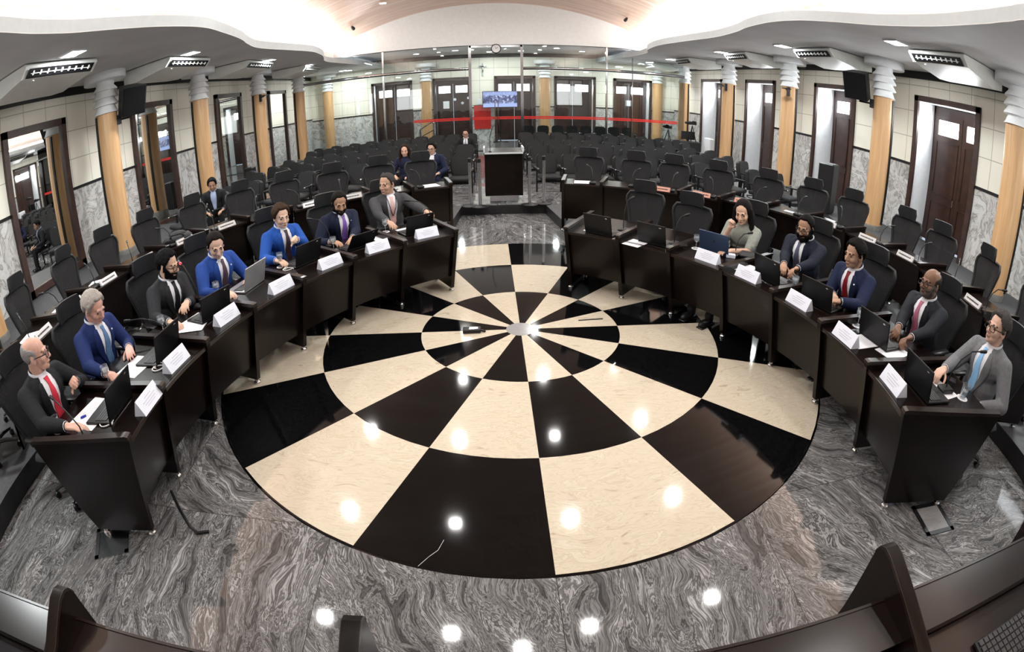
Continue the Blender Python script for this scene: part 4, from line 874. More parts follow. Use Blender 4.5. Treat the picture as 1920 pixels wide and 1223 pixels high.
    hm = hairm(hair)
    def line(pts):
        def fn(az):
            for (a, x), (b_, y) in zip(pts, pts[1:]):
                if az <= b_: return x+(y-x)*(az-a)/(b_-a)
            return pts[-1][1]
        return fn
    if style == 'short': lo = line([(0, 55), (34, 52), (50, 38), (64, 16), (74, -12), (84, -8), (88, 14), (104, 12), (112, -20), (140, -36), (180, -38)]); shell('hair', lambda az, el: el > lo(az), .013, hm)
    elif style == 'thick': lo = line([(0, 50), (32, 48), (48, 34), (62, 12), (74, -14), (84, -8), (88, 12), (104, 10), (112, -22), (140, -38), (180, -40)]); shell('hair', lambda az, el: el > lo(az), .024, hm, noise=.2)
    elif style == 'recede': lo = line([(0, 64), (30, 68), (48, 48), (64, 14), (74, -10), (84, -8), (88, 14), (104, 12), (112, -20), (140, -36), (180, -38)]); shell('hair', lambda az, el: el > lo(az), .012, hm)
    elif style == 'bald': lo = line([(0, 99), (58, 99), (64, 10), (74, -10), (84, -6), (88, 14), (104, 12), (112, -20), (140, -36), (180, -38)]); hi = line([(0, 0), (58, 20), (80, 32), (120, 40), (180, 48)]); shell('hair', lambda az, el: lo(az) < el < hi(az), .006, hm)
    elif style == 'long':
        mb = MB(); mb.ell((0, -.03, .042), (.094, .102, .1), Hm, 16, 12)
        for s in (-1, 1): mb.cap(H(s*.08, -.01, .03), .034, H(s*.098, .015, -.12), .032); mb.cap(H(s*.098, .015, -.12), .032, H(s*.085, .04, -.24), .036)
        mb.cap(H(0, -.07, .0), .08, H(0, -.085, -.2), .085); mb.cap(H(-.06, -.05, -.05), .06, H(-.07, -.05, -.22), .055); mb.cap(H(.06, -.05, -.05), .06, H(.07, -.05, -.22), .055)
        me = remeshed(mb, .009, 4); mkobj('hair', me, hm, root, 180)
    if beard:
        b0, b1 = beard[1], beard[2]
        top = line([(0, -34), (14, -33), (22, -26), (40, -24), (60, -14), (75, 0), (84, 4)])
        shell('beard', lambda az, el: az < 84 and -74 < el < top(az) and not (az < 17 and -43 < el < -34), b0, hairm(beard[0]), e0=-76, e1=20, els=34, noise=.25)
        if b1: shell('moustache', lambda az, el: az < 24 and -33.5 < el < -27, b1, hairm(beard[0]), e0=-76, e1=20, els=44)
    # features
    for s in (-1, 1):
        hy = hb.ray_cast(H(s*.033, .3, .0), (H(0, -1, 0)-H(0, 0, 0)).normalized(), 1)[0]; c_ = (Hm.inverted() @ hy) if hy is not None else V((s*.033, .085, 0))
        mb = MB(); mb.ell((s*.033, c_.y-.006, .002), (.0135, .0095, .0075), Hm, 10, 8); ey = mb.build('eye', M['eye'], root, 180)
        mb = MB(); mb.ell((s*.033, c_.y+.0012, .0015), (.0074, .0036, .0072), Hm, 10, 6); mb.build('iris', M['iris'], ey, 180)
        mb = MB(); pts = []
        for x, z in ((.016, .0245), (.03, .0285), (.048, .0235)):
            h = hb.ray_cast(H(s*x, .3, z), (H(0, -1, 0)-H(0, 0, 0)).normalized(), 1)[0]; pts.append(h if h is not None else H(s*x, .09, z))
        mb.tube(pts, [.0045, .0068, .004], 6); mb.build('eyebrow', hairm(hair if style not in ('bald',) else tuple(c*.6 for c in hair)), root, 180)
    mb = MB(); pts = []
    for x, z in ((-.022, -.06), (0, -.0585), (.022, -.06)):
        h = hb.ray_cast(H(x, .3, z), (H(0, -1, 0)-H(0, 0, 0)).normalized(), 1)[0]; pts.append(h if h is not None and (Hm.inverted() @ h).y < .112 else H(x, .1036-8*x*x, z))
    mb.tube(pts, [.003, .0065, .003], 6); mb.build('mouth', M['lips'], root, 180)
    if glasses:
        mb = MB()
        for s in (-1, 1):
            lp = []
            for i in range(17):
                t = 2*pi*i/16; lp.append(H(s*.0345+.0265*max(-1, min(1, 1.25*cos(t))), .110-.25*max(0, abs(s*.0345+.0265*cos(t))-.03), .0+.019*max(-1, min(1, 1.25*sin(t)))))
            mb.tube(lp, .0034, 6); mb.tube([H(s*.061, .103, .008), H(s*.08, .06, .008), H(s*.083, -.01, .004)], .0034, 6)
        mb.tube([H(-.008, .113, .004), H(.008, .113, .004)], .0034, 6); mb.build('spectacles', M['specs'], root, 60)
    return root
WTZ = WT
def hz(x, y, z): return (x, y, z)
def seat(side, i): return SPOT[side, i]
def put(side, i, lbl, **k):
    (o_, d) = seat(side, i); return person(lbl, o_, d, **k)
put('L', 0, 'balding man in black suit and red tie looking away, at the nearest left desk', skinc=(.60, .36, .28), suit=(.013, .014, .017), tie=(.62, .04, .07), hair=(.28, .27, .26), style='bald', glasses=True, head=(42, 4, 0), lean=6, twist=-8, rh=(-3.02, -2.80, .80), lh=(-3.27, -2.38, .88), lcurl=1.15, lup=(-.8, -.5, -.5), watch=-1, fat=1.06)
put('L', 1, 'grey haired man in navy blue suit reading a white sheet, holding a goblet', skinc=(.62, .35, .28), suit=(.010, .022, .10), tie=(.10, .20, .38), hair=(.36, .33, .30), style='thick', head=(2, 24, 0), lean=7, rh=(-3.15, -2.13, .80), lh=(-3.20, -1.72, .80), rcurl=.8, lcurl=.35, fat=1.05, pin=True, ribbonpat=True)
put('L', 2, 'bearded man in dark grey suit speaking into the red lit microphone', skinc=(.60, .40, .29), suit=(.022, .024, .028), tie=(.012, .012, .014), hair=(.006, .006, .007), style='thick', beard=((.007, .006, .006), .012, .008), glasses=True, head=(18, 14, 0), lean=10, rh=(-3.02, -1.27, .80), lh=(-3.02, -.94, .84), lcurl=.55, rcurl=.55)
put('L', 3, 'dark haired man in bright blue suit looking down at a silver laptop', skinc=(.66, .45, .35), suit=(.018, .06, .27), tie=(.085, .055, .075), hair=(.012, .009, .008), style='short', head=(-22, 22, 0), lean=10, rh=(-2.78, -.66, .80), lh=(-2.66, -.28, .80), pin=True)
put('L', 4, 'brown haired man in bright blue suit with one fist raised to his chest', skinc=(.68, .47, .35), suit=(.014, .075, .34), tie=(.06, .035, .04), hair=(.045, .028, .018), style='thick', head=(-8, 10, 0), lean=8, rh=(-2.52, .18, .80), lh=(-2.36, .42, .95), lcurl=1.2, lup=(-.7, -.2, -.7))
put('L', 5, 'bearded man in dark navy suit and purple tie looking down', skinc=(.42, .25, .16), suit=(.008, .012, .032), tie=(.20, .10, .42), hair=(.010, .008, .007), style='short', beard=((.012, .009, .008), .012, .007), head=(-14, 20, 0), lean=8, rh=(-2.06, .74, .80), lh=(-1.84, .86, .80), pin=True)
put('L', 6, 'man in grey suit and pink tie turning left, arm on the end panel', skinc=(.50, .31, .22), suit=(.050, .052, .056), tie=(.66, .42, .40), hair=(.045, .042, .04), style='short', head=(-52, 4, 0), lean=2, twist=-6, rh=(-1.46, 1.26, .80), lh=(-.98, 1.50, .86), lcurl=.4, sc=1.05, lanyard=True, watch=-1, lup=(-.6, -.3, -.5))
put('R', 2, 'woman with long dark hair in grey green blouse, chin on her fist', skinc=(.62, .40, .29), suit=(.27, .29, .26), hair=(.010, .008, .008), style='long', woman=True, sleeves='short', head=(12, 14, 8), lean=12, rh=(2.33, .34, .985), lh=(2.22, .06, .80), rcurl=1.25, rup=(.15, .55, -1), roll=-4, reach=.40)
put('R', 3, 'heavy man with black beard and glasses in dark navy suit and grey tie', skinc=(.38, .22, .145), suit=(.008, .011, .022), tie=(.085, .09, .14), hair=(.006, .005, .005), style='short', beard=((.006, .005, .005), .022, .009), glasses=True, head=(6, 14, 0), lean=6, rh=(2.62, -.42, .82), lh=(2.58, -.66, .84), lcurl=.9, rcurl=.7, fat=1.22, watch=-1)
put('R', 4, 'young man in navy suit and dark red tie, hands together on his laptop', skinc=(.40, .245, .165), suit=(.010, .016, .048), tie=(.17, .008, .014), hair=(.008, .007, .006), style='thick', head=(-8, 6, 0), lean=10, rh=(2.74, -1.17, .81), lh=(2.66, -1.36, .83), rcurl=.8, lcurl=.8, watch=-1, pin=True)
put('R', 5, 'bald man with black glasses and pink tie, clasped hands on the desk', skinc=(.20, .105, .065), suit=(.013, .015, .020), tie=(.42, .13, .21), hair=(.03, .025, .022), style='bald', beard=((.11, .09, .08), .004, .003), glasses=True, head=(-4, -4, 0), lean=6, rh=(2.93, -1.92, .81), lh=(2.90, -2.10, .83), rcurl=.95, lcurl=.95, fat=1.06)
put('R', 6, 'man in light grey suit and pale blue tie holding a phone', skinc=(.58, .37, .28), suit=(.14, .145, .155), tie=(.26, .50, .78), hair=(.055, .05, .048), style='thick', glasses=True, head=(-8, -6, 0), lean=0, twist=4, rh=(2.92, -2.56, .82), lh=(3.08, -2.92, .70), rcurl=.7)
# listeners among the audience seats
def aud(key, lbl, dx=0, dy=0, **k):
    x, y, rz = BLK[key]; person(lbl, (x+dx, y+dy), (-sin(rz), cos(rz)), vox=.010, **k)
aud((-1, 0, 1), 'man with glasses in navy suit, open white shirt, on the front audience row', skinc=(.55, .34, .25), suit=(.012, .018, .045), hair=(.008, .007, .007), style='thick', glasses=True, head=(-5, 4, 0))
aud((-1, 0, 2), 'woman with long dark brown hair in dark blue on the front audience row', skinc=(.56, .34, .25), suit=(.012, .014, .04), hair=(.022, .010, .006), style='long', woman=True, head=(10, 6, 0))
aud((-1, 3, 0), 'man with glasses in black suit seated alone far back by the aisle', skinc=(.45, .27, .2), suit=(.010, .010, .012), hair=(.008, .007, .007), style='short', glasses=True, head=(0, 4, 0), tie=(.3, .3, .34))
person('dark haired man in black suit seated beside the second left column', (-5.9, 4.72), (.45, -.9), skinc=(.30, .17, .115), suit=(.009, .009, .011), shirt=(.32, .38, .55), hair=(.006, .006, .006), style='thick', head=(0, 14, 0), vox=.010)

# ------------------------------------------------------------------ things on the front row desks
M['laptop'] = mat('black_laptop_shell', (.006, .006, .0065), .36, var=.12, spec=.3); M['laptop_silver'] = mat('silver_laptop_shell', (.42, .43, .45), .35, .6, var=.06); M['laptop_blue'] = mat('midnight_blue_laptop_shell', (.035, .06, .12), .35, .3, var=.06)
M['lcd'] = mat('dim_laptop_screen', (.05, .06, .08), .15, emit=(.25, .35, .55), estr=.25, var=.1); M['keys'] = mat('dark_keys', (.02, .02, .022), .5, var=.2, vscale=120); M['blue'] = mat('blue_plastic', (.01, .03, .35), .35, var=.1); M['green'] = mat('green_cup', (.02, .16, .11), .4, var=.1)
M['redled'] = mat('red_lamp_ring', (.6, .02, .03), .4, emit=(1, .05, .08), estr=4, var=.02)
def on(c, p): a = atan2(p[1]-c[1], p[0]-c[0]); return face_rz((cos(a), sin(a)))      # local +Y away from the room's centre, towards the sitter
def laptop(lbl, p, rz, shell='laptop', open_=108, wd=.35, z=WT, logo=True):
    e = thing('laptop', lbl, 'laptop', (p[0], p[1], z), rz, 'laptops on the front row desks')
    mb = MB(); mb.box((0, .12, .011), (wd, .24, .018), bev=.004); mb.build('keyboard_base', M[shell], e, 30)
    mb = MB(); mb.box((0, .10, .0215), (wd*.88, .11, .003)); [mb.box((0, .055+.022*k, .0235), (wd*.86, .016, .003)) for k in range(5)]; mb.build('keys', M['keys'], e, 0)
    T = Mx.Translation((0, .0, .02)) @ Mx.Rotation(rad(open_-90), 4, 'X')
    mb = MB(); mb.box((0, .0, .115), (wd, .010, .23), M=T, bev=.004); ld = mb.build('lid', M[shell], e, 30)
    mb = MB(); mb.box((0, .0062, .118), (wd-.03, .002, .2), M=T); mb.build('screen', M['lcd'], ld, 0)
    if logo: mb = MB(); mb.ell((0 if shell == 'laptop_blue' else wd*.32, -.0055, .13 if shell == 'laptop_blue' else .2), (.016, .0015, .016 if shell == 'laptop_blue' else .006), T, 10, 6); mb.build('logo', M['chrome' if shell != 'laptop_blue' else 'keys'], ld)
    return e
def tent(lbl, p, rz, z=WT):
    e = thing('name_card', lbl, 'name card', (p[0], p[1], z), rz, 'folded name cards')
    mb = MB(); mb.prism([(-.135, -.05, 0), (-.135, .05, 0), (-.135, .002, .105), (-.135, -.002, .105)], (0, 0, 0), (.27, 0, 0)); mb.build('card', M['tent'], e, 0)
    mb = MB(); T = Mx.Translation((0, -.0265, .0525)) @ Mx.Rotation(rad(-24.6), 4, 'X')
    for zz, l in ((.026, .09), (.008, .17), (-.010, .14), (-.026, .11)): mb.box((0, 0, zz), (l, .0016, .0045), M=T)
    mb.build('print', M['ink'], e, 0); return e
def goblet(lbl, p, z=WT, tumbler=False, tilt=0):
    e = thing('water_glass', lbl, 'glass', (p[0], p[1], z), 0, 'water glasses')
    if tumbler:
        mb = MB(); mb.lathe([(.027, .0), (.036, .11), (.0345, .11), (.026, .006)], 20); mb.build('bowl', M['goblet'], e, 60)
        mb = MB(); mb.lathe([(.0255, .007), (.031, .062)], 20); mb.build('water', M['water'], e, 60)
    else:
        mb = MB(); mb.lathe([(.001, .075), (.018, .079), (.031, .095), (.036, .118), (.033, .155), (.0315, .155), (.0345, .118), (.029, .097), (.001, .078)], 20, cap=False); mb.build('bowl', M['goblet'], e, 60)
        mb = MB(); mb.lathe([(.034, .004), (.005, .01), (.0045, .07), (.016, .077)], 16); mb.build('stem', M['goblet'], e, 60)
        mb = MB(); mb.lathe([(.002, .0795), (.0275, .097), (.0335, .117), (.0325, .128)], 20); mb.build('water', M['water'], e, 60)
    c = MB(); c.lathe([(.05, 0), (.05, .003)], 24); c.build('coaster', M['paper'], e); return e
def mic(lbl, p, rz, h=.33, lean=.16, z=WT, red=False, grp='gooseneck microphones', side=0):
    e = thing('gooseneck_microphone', lbl, 'microphone', (p[0], p[1], z), rz, grp)
    mb = MB(); mb.box((0, 0, .018), (.10, .13, .036), bev=.012); mb.build('base', M['plastic'], e, 40)
    pt = [(0, 0, .03), (0, .0, h*.45), (side*.15*lean, lean*.25, h*.75), (side*.5*lean, lean*.62, h*.96), (side*lean, lean, h)]
    mb = MB(); mb.tube(pt, .0055, 7); mb.build('gooseneck', M['plastic'], e)
    a, b_ = V(pt[-2]), V(pt[-1]); d = (b_-a).normalized(); mb = MB(); mb.cap(b_-d*.005, .011, b_+d*.045, .014); mb.build('capsule', M['plastic'], e)
    if red: mb = MB(); mb.tube([b_-d*.022, b_-d*.01], .0125, 12); mb.build('lit_ring', M['redled'], e)
    return e
def paper(lbl, p, rz, wd=.21, dp=.297, z=WT, lines=True, nm='paper_sheet', mt_='paper', th=.002):
    e = thing(nm, lbl, 'paper', (p[0], p[1], z), rz); mb = MB(); mb.box((0, 0, th/2), (wd, dp, th)); mb.build('sheet', M[mt_], e, 0)
    if lines:
        mb = MB(); [mb.box((0, dp*.3-.022*k, th+.0003), (wd*.7, .004, .0006)) for k in range(6)]; mb.build('print', M['ink'], e, 0)
    return e
def smallbox(nm, lbl, cat_, p, rz, d, mt_, z=WT, bev=.004):
    mb = MB(); mb.box((0, 0, d[2]/2), d, bev=bev); o = mb.build(nm, M[mt_], None, 30); o.location = (p[0], p[1], z); o.rotation_euler = (0, 0, rz); return tag(o, lbl, cat_)
WL_ = ['the balding man', 'the grey haired man', 'the bearded man at the lit microphone', 'the man with the silver laptop', 'the man raising his fist', 'the man in the purple tie', 'the man by the aisle panel']
for i, p in enumerate([(-2.50, -2.42), (-2.57, -1.90), (-2.48, -1.16), (-2.2, -.53), (-1.88, .05), (-1.47, .48), (-.99, .92)]): tent('white folded name card in front of '+WL_[i], p, on(CL, p))
WR_ = {2: 'the woman', 3: 'the heavy bearded man', 4: 'the man in the dark red tie', 5: 'the bald man', 6: 'the man in light grey'}
for i, p in zip((2, 3, 4, 5, 6), [(1.88, -.11), (2.09, -.62), (2.30, -1.24), (2.35, -1.9), (2.32, -2.57)]): tent('white folded name card in front of '+WR_[i], p, on(CR, p))
LAPL = [(-2.71, -2.50), (-2.73, -1.77), (-2.62, -1.09), (-2.53, -.42), (-2.16, .17), (-1.69, .60), (-1.09, 1.05)]
for i, p in enumerate(LAPL): laptop('%s laptop open before %s' % ('silver grey' if i == 3 else 'black', WL_[i]), p, on(CL, p)+(.0, .06, -.1, .25, .1, .05, .0)[i], 'laptop_silver' if i == 3 else 'laptop', 106 if i != 5 else 128)
LAPR = [(.93, .80), (1.44, .42), (2.05, .12), (2.27, -.69), (2.47, -1.27), (2.61, -1.96), (2.49, -2.66)]
NR_ = ['with its screen up on the empty desk at the aisle', 'on the second empty desk from the aisle', 'before the woman, its lid midnight blue', 'before the heavy bearded man', 'before the man in the dark red tie', 'before the bald man', 'before the man in light grey']
for i, p in enumerate(LAPR): laptop('%s laptop %s' % ('dark blue' if i == 2 else 'black', NR_[i]), p, on(CR, p)+(-.1, .0, .12, -.1, .15, .1, .05)[i], 'laptop_blue' if i == 2 else 'laptop', 104)
for i, p in enumerate([(-3.17, -2.79), (-3.08, -2.19), (-3.05, -1.36), (-2.85, -.63), (-2.46, .13), (-1.99, .58), (-1.52, 1.22)]): goblet('clear %s of water beside %s' % ('tumbler' if i == 0 else 'goblet', WL_[i]), p, tumbler=(i == 0))
for k, (p, l) in enumerate((((1.91, .29), 'goblet of water left of the blue laptop'), ((2.53, .10), 'small glass right of the woman'), ((2.42, -.95), 'goblet of water beside the man in the dark red tie'), ((2.67, -1.67), 'goblet of water beside the bald man'), ((2.91, -2.84), 'glass on a white coaster before the man in light grey'))): goblet('clear '+l, p, tumbler=(k in (1, 4)))
for l, p, r, wd, dp in (('large white folder sheet under the hand of the balding man', (-2.97, -2.56), 1.50, .36, .30), ('white sheet the grey haired man is reading', (-2.98, -1.93), 1.45, .31, .25), ('printed white sheet before the man at the lit microphone', (-2.82, -1.15), 1.3, .3, .24), ('white sheet lying over the edge of the microphone man\'s papers', (-2.80, -1.27), 1.75, .21, .29), ('white card by the laptop of the man in the purple tie', (-1.55, .96), .5, .14, .2), ('small stack of white notes under the hand of the man by the aisle', (-1.30, 1.24), .6, .15, .2), ('white sheet on the empty desk at the aisle', (.96, 1.02), -.8, .2, .28), ('white sheet behind the second empty laptop from the aisle', (1.27, .47), -.8, .2, .25), ('white sheets left of the heavy man\'s laptop', (2.2, -.30), -1.1, .22, .29), ('white sheet before the bald man beside his name card', (2.52, -1.93), -1.5, .21, .28), ('white sheet under the hands of the bald man', (2.72, -2.13), -1.35, .2, .3), ('white folder before the man in light grey', (2.74, -2.67), -1.5, .3, .28)):
    paper(l, p, r, wd, dp, WT+(.004 if 'over the edge' in l else 0))
for l, p, rz, h, ln, red, sd in (('gooseneck microphone bent over the sheet of the balding man', (-2.84, -2.83), 1.4, .2, .36, False, .15), ('red lit gooseneck microphone before the bearded man in dark grey', (-2.93, -.86), 1.75, .4, .2, True, .9), ('thin gooseneck microphone leaning between the first and second left sitters', (-2.98, -1.42), 1.9, .2, .32, False, .0), ('gooseneck microphone left of the man in the purple tie', (-2.08, .75), on(CL, (-2.08, .75)), .33, .17, False, -.7), ('gooseneck microphone by the end panel at the left aisle', (-.96, 1.30), on(CL, (-.96, 1.3)), .33, .22, False, -.9)):
    mic(l, p, rz, h, ln, red=red, side=sd)
for l, p, h, ln, sd in (('gooseneck microphone on the empty desk at the right aisle', (1.26, .96), .38, .08, .5), ('gooseneck microphone on the second empty desk from the aisle', (1.70, .42), .33, .1, .6), ('gooseneck microphone before the woman', (2.28, .05), .25, .14, .4), ('gooseneck microphone before the man in light grey', (2.80, -2.72), .34, .22, .2)):
    mic(l, p, on(CR, p), h, ln, side=sd)
smallbox('mobile_phone', 'dark phone held by the man in light grey', 'phone', (2.93, -2.62), .6, (.08, .16, .010), 'screenblk', WT+.03)
smallbox('card_box', 'small pale blue box right of the blue laptop', 'box', (2.2, .0), -.4, (.1, .06, .04), 'tent')
smallbox('cup', 'green cup before the woman in grey green', 'cup', (2.20, .17), 0, (.06, .06, .08), 'green', bev=.02)
o = smallbox('purse', 'dark lumpy purse before the woman beside her microphone', 'purse', (2.42, -.03), -.5, (.24, .13, .07), 'keys', bev=.03)
smallbox('pen', 'blue pen lying by the second laptop from the left end', 'pen', (-2.60, -1.56), .5, (.14, .012, .010), 'blue')
smallbox('pen', 'blue pen cap on the sheet of the balding man', 'pen', (-3.03, -2.62), .8, (.05, .02, .012), 'blue', WT+.003)
for l, p, r in (('white cable curled beside the nearest left laptop', (-2.74, -2.68), .2), ('white cable curled beside the second left laptop', (-2.70, -1.98), .5), ('white cable looped behind the nearest right name card', (2.43, -2.50), 1.2), ('white cable by the laptop of the man raising his fist', (-2.33, .00), .3)):
    mb = MB(); mb.tube([(.06*cos(t*1.9)*(1-.05*t), .05*sin(t*1.9)+.012*t, .006+.002*(t % 2)) for t in [k*.22 for k in range(26)]], .005, 6); o = mb.build('cable', M['cable'], None, 60); o.location = (p[0], p[1], WT); o.rotation_euler = (0, 0, r); tag(o, l, 'cable')
# ------------------------------------------------------------------ things on the back row desks
ZB2 = PF+.82-.052
for s in (-1, 1):
    sd = 'left' if s < 0 else 'right'
    for k, f in enumerate(PH):
        a = rad(90-s*f); r = Rn(f); rz = face_rz((cos(a), sin(a)))
        if k > 0 and not (s > 0 and k in (1, 5)):
            p = pol(CO, r-.04, a)
            red = s > 0 and k in (2, 3, 4); wht = (s < 0 and k in (3, 4, 8, 9, 10, 11)) or (s > 0 and k in (11,))
            e = thing('name_plate', '%s name plate on the %s back row desk, %s from the lectern' % ('salmon' if red else 'white' if wht else 'silver', sd, ORD[k]), 'name plate', (p[0], p[1], ZB2), rz, 'name plates of the back row')
            mb = MB(); mb.prism([(-.14, -.035, 0), (-.14, .035, 0), (-.14, .006, .062), (-.14, -.004, .064)], (0, 0, 0), (.28, 0, 0)); mb.build('plate', M['plate_red' if red else 'paper' if wht else 'plate'], e, 0)
            mb = MB(); T = Mx.Translation((0, -.0205, .032)) @ Mx.Rotation(rad(-25.8), 4, 'X'); x = -.11; rn = random.Random(k*7+s)
            while x < .10: l = rn.uniform(.008, .02); mb.box((x+l/2, 0, 0), (l, .0016, .016), M=T); x += l+.005
            mb.build('lettering', M['plastic'], e, 0)
        p = pol(CO, r+.03, a+s*-.035)
        mic('gooseneck microphone on the %s back row desk, %s from the lectern' % (sd, ORD[k]), p, rz, .26, .14, ZB2, grp='back row gooseneck microphones', side=(-.6, .5, .2)[k % 3])
for s, k, l, wd, dp, t in ((-1, 8, 'white sheets beside the ninth left plate', .2, .3, .5), (-1, 9, 'white sheets beside the tenth left plate', .24, .3, .3), (-1, 10, 'white sheets beside the eleventh left plate', .24, .3, .2), (1, 0, 'blue white sheets on the right back row desk by the aisle', .3, .26, .1), (1, 5, 'white paper on the sixth right back row desk', .2, .1, .1), (-1, 0, 'blue white sheets on the left back row desk by the aisle', .3, .26, .1), (-1, 1, 'white sheets on the second left back row desk', .26, .2, -.2)):
    a = rad(90-s*PH[k]); p = pol(CO, Rn(PH[k])+.13, a); paper(l, p, face_rz((cos(a), sin(a)))+t, wd, dp, ZB2)
p = pol(CO, Rn(PH[6])+.12, rad(90+PH[6])); e = thing('laptop_bag', 'black soft bag lying on the seventh left back row desk', 'bag', (p[0], p[1], ZB2), .5)
mb = MB(); mb.box((0, 0, .05), (.4, .27, .1), bev=.045); mb.ell((0, .02, .09), (.14, .09, .06)); mb.build('body', M['fabric'], e, 60); mb = MB(); mb.tube([(-.1, -.1, .09), (-.06, -.15, .13), (.06, -.15, .13), (.1, -.1, .09)], .012); mb.build('handle', M['fabric'], e); mb = MB(); mb.box((0, -.128, .06), (.34, .008, .012)); mb.build('zip', M['chrome'], e, 0)
# ------------------------------------------------------------------ presiding bench in front of the camera
BC, BR, BZ = (-.17, -20.6), 16.5, 1.1
mb = MB(); mb.slab([(-6, YF), (6, YF), (6, -4.75), (3, -4.55), (0, -4.5), (-3, -4.55), (-6, -4.75)], 0, .42); struct(mb.build('floor_dais', M['plat'], smooth=0), 'dais under the presiding bench')
e = thing('presiding_bench', 'dark curved presiding bench at the bottom edge, fins between its places', 'bench', (0, -4.2, 0))
def bp(x, r, z): q = sqrt((BR+r)**2-(x-BC[0])**2); return V((x, BC[1]+q+4.2, z))
xs = [-3.2+6.4*i/40 for i in range(41)]
def strip(r0, r1, z0, z1, nm, mt_, par=e):
    mb = MB(); vv = [bp(x, r, z) for r, z in ((r0, z0), (r1, z0), (r1, z1), (r0, z1)) for x in xs]; n_ = 41
    mb._add(vv, [(j*n_+i, j*n_+i+1, ((j+1) % 4)*n_+i+1, ((j+1) % 4)*n_+i) for j in range(4) for i in range(40)] + [(0, n_, 2*n_, 3*n_), (40, n_+40, 2*n_+40, 3*n_+40)]); return mb.build(nm, mt_, par, 30)
strip(-.17, 0, BZ-.04, BZ, 'front_ledge', M['wood_gloss']); strip(-.05, -.02, .03, BZ-.04, 'front_panel', M['wood']); strip(-.5, -.17, BZ-.08, BZ-.05, 'worktop', M['wood_gloss'])
strip(-.004, .006, BZ-.03, BZ+.004, 'ledge_edge', M['wood_edge_sheen'])
for i, x in enumerate((-1.66, -.66, .86, 1.95, -2.7)):
    c0 = bp(x, 0, 0); T = Mx.Translation((x, c0.y, 0)) @ Mx.Rotation(-(x-BC[0])/BR, 4, 'Z')
    q = (-.085, 0, 0, 0, -.08)[i]; h_ = (-.01, -.03, 0, 0, -.01)[i]
    pf = [(.12+q, .05), (.13+q, .9), (.15+q, BZ+.02+h_), (.155+q, BZ+.08+h_), (.145+q, BZ+.105+h_), (.12+q, BZ+.118+h_), (.08+q, BZ+.115+h_), (-.15, BZ+.06+h_), (-.52, BZ-.02), (-.52, .45), (-.3, .05)]
    mb = MB(); mb.prism([(-.025, a, b_) for a, b_ in pf], (0, 0, 0), (.05, 0, 0), T); fn = mb.build('divider_fin', M['wood'], e, 30)
    mb = MB(); mb.prism([(-.027, a, b_) for a, b_ in pf[3:9]]+[(-.027, a, b_-.012) for a, b_ in pf[3:9][::-1]], (0, 0, 0), (.054, 0, 0), T); mb.build('edge_band', M['wood_edge_sheen'], fn, 30)
for l, x, r, wd, dp, mt_, rz in (('black leather desk pad on the bench right of the left fin', -1.2, -.27, .55, .24, 'screenblk', .07), ('black leather desk pad on the bench left of the left fin', -2.0, -.3, .3, .22, 'screenblk', .1)):
    q = bp(x, r, 0); smallbox('desk_pad', l, 'desk pad', (x, q.y-4.2), rz, (wd, dp, .008), mt_, BZ-.05, .003)
q = bp(1.35, -.36, 0); kb = thing('keyboard', 'black keyboard on the bench at the bottom right corner', 'keyboard', (1.35, q.y-4.2, BZ-.05), -.06)
mb = MB(); mb.box((0, 0, .01), (.44, .15, .02), bev=.005); mb.build('case', M['plastic'], kb, 30)
mb = MB(); [mb.box((-.2+.0286*i, -.055+.0275*j, .023), (.023, .021, .006)) for i in range(15) for j in range(5)]; mb.build('keys', M['keys'], kb, 0)
e2 = thing('name_sign', 'white blue bordered sign lying at the bottom edge of the bench', 'sign', (.46, -4.37, BZ-.05), .03)
mb = MB(); mb.box((0, 0, .006), (.3, .12, .012)); mb.build('board', M['tent'], e2, 0); mb = MB(); [mb.box((sx*.142, 0, .013), (.006, .11, .002)) for sx in (-1, 1)]; [mb.box((0, sy*.052, .013), (.29, .006, .002)) for sy in (-1, 1)]; mb.build('border', M['blue'], e2, 0)
# ------------------------------------------------------------------ small things on the floor
e = thing('floor_socket_box', 'small black connector box lying near the centre of the medallion', 'box', (-.49, -.025, H), 0); mb = MB(); mb.box((0, 0, .02), (.18, .09, .04), bev=.006); mb.cap((.09, -.01, .02), .012, (.13, -.02, .012), .01); mb.build('case', M['plastic'], e, 40); mb = MB(); mb.box((.02, 0, .041), (.09, .05, .003)); mb.build('label', M['chrome'], e, 0)
mb = MB(); mb.box((0, 0, .005), (.27, .012, .010), bev=.003); o = mb.build('pointer_stick', M['plastic'], None, 0); o.location = (.75, .16, H); o.rotation_euler = (0, 0, .08); tag(o, 'thin black stick lying on the medallion right of its centre', 'stick')
mb = MB(); mb.tube([(-.075, -.1, 0), (-.02, -.03, .0), (.03, .02, .0), (.06, .1, .0)], .0012, 5); o = mb.build('thread', M['paper'], None, 60); o.location = (-.67, -2.80, H+.002); tag(o, 'thin white thread on the front black wedge', 'thread')
for l, x, y, rz, fr in (('grey metal floor hatch under the nearest left desk', -2.93, -3.02, .5, 'chrome'), ('black framed floor hatch beside the nearest right desk', 2.70, -3.22, -.15, 'plastic')):
    e = thing('floor_hatch', l, 'hatch', (x, y, 0), rz); mb = MB(); w_ = .27
    for s in (-1, 1): mb.box((s*w_/2, 0, .004), (.035, w_+.035, .008)); mb.box((0, s*w_/2, .004), (w_+.035, .035, .008))
    mb.build('frame', M[fr], e, 0); mb = MB(); mb.box((0, 0, .002), (w_, w_, .004)); mb.build('plate', M['chrome'] if fr == 'chrome' else M['disc'], e, 0)
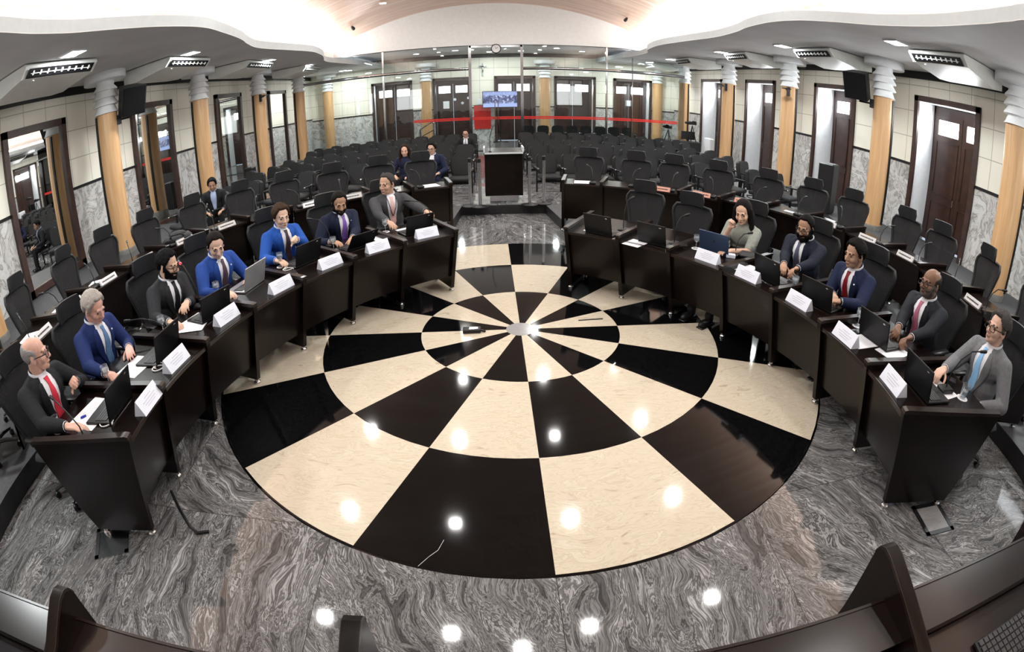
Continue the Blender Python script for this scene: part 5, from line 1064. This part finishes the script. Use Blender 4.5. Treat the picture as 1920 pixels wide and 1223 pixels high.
mb = MB(); mb.tube([(0, 0, .3), (.01, -.02, .15), (.05, -.05, .03), (.12, -.08, .012), (.2, -.05, .01)], .012, 7); o = mb.build('cable', M['plastic'], None, 60); o.location = (-2.35, -2.72, 0); tag(o, 'black cable hanging behind the nearest left desk', 'cable')
mb = MB(); mb.cap((0, 0, .05), .03, (.02, 0, .12), .03); o = mb.build('blue_bag', M['blue'], None, 60); o.location = (2.35, -2.95, 0); tag(o, 'small blue bag at the foot of the nearest right desk', 'bag')
# ------------------------------------------------------------------ camera corner at the far right
for i, (x, y, hh) in enumerate(((6.7, 14.6, 1.28), (7.85, 14.9, 1.5))):
    e = thing('camera_tripod', 'black video camera on a tripod by the right column, %s' % ('closer to the glass doors' if i == 0 else 'closer to the wall'), 'video camera', (x, y, 0), .4+i)
    for k in range(3): mb = MB(); mb.tube([(0, 0, hh-.1), (.38*cos(2.1*k), .38*sin(2.1*k), .01)], .018, 7); mb.build('leg', M['plastic'], e)
    mb = MB(); mb.box((0, 0, hh), (.13, .34, .14), bev=.02); mb.cap((0, .17, hh), .045, (0, .27, hh), .05); mb.build('camera_body', M['plastic'], e, 40); mb = MB(); mb.box((-.1, -.05, hh+.05), (.02, .14, .09)); mb.build('viewfinder', M['screenblk'], e, 0)
e = thing('media_table', 'black cloth covered table with screens by the right column', 'table', (7.5, 15.1, 0), -.15); mb = MB(); mb.box((0, 0, .36), (1.5, .6, .72), bev=.02); mb.build('cover', M['fabric'], e, 30)
e = thing('monitor', 'black monitor on the media table at the far right', 'monitor', (7.7, 14.95, .72), -.2); mb = MB(); mb.box((0, 0, .25), (.56, .04, .34), bev=.008); mb.build('panel', M['screenblk'], e, 30); mb = MB(); mb.box((0, .03, .05), (.06, .04, .1)); mb.box((0, .03, .006), (.22, .16, .012)); mb.build('stand', M['plastic'], e, 0)
smallbox('white_case', 'tall white case leaning by the right wall beyond the column', 'case', (8.5, 14.6), .1, (.22, .5, .95), 'white', 0, .03)
mb = MB(); mb.box((0, 0, .6), (.5, .4, 1.2), bev=.03); o = mb.build('tower_speaker', M['plastic'], None, 30); o.location = (7.6, 5.35, PF); o.rotation_euler = (0, 0, .6); tag(o, 'black floor speaker cabinet beside the right column, behind the office chairs', 'speaker')
mb = MB(); mb.box((0, 0, .45), (.3, .3, .9), bev=.02); o = mb.build('tower_speaker', M['plastic'], None, 30); o.location = (-7.4, 9.6, 0); tag(o, 'black floor speaker cabinet between the second and third left columns', 'speaker')
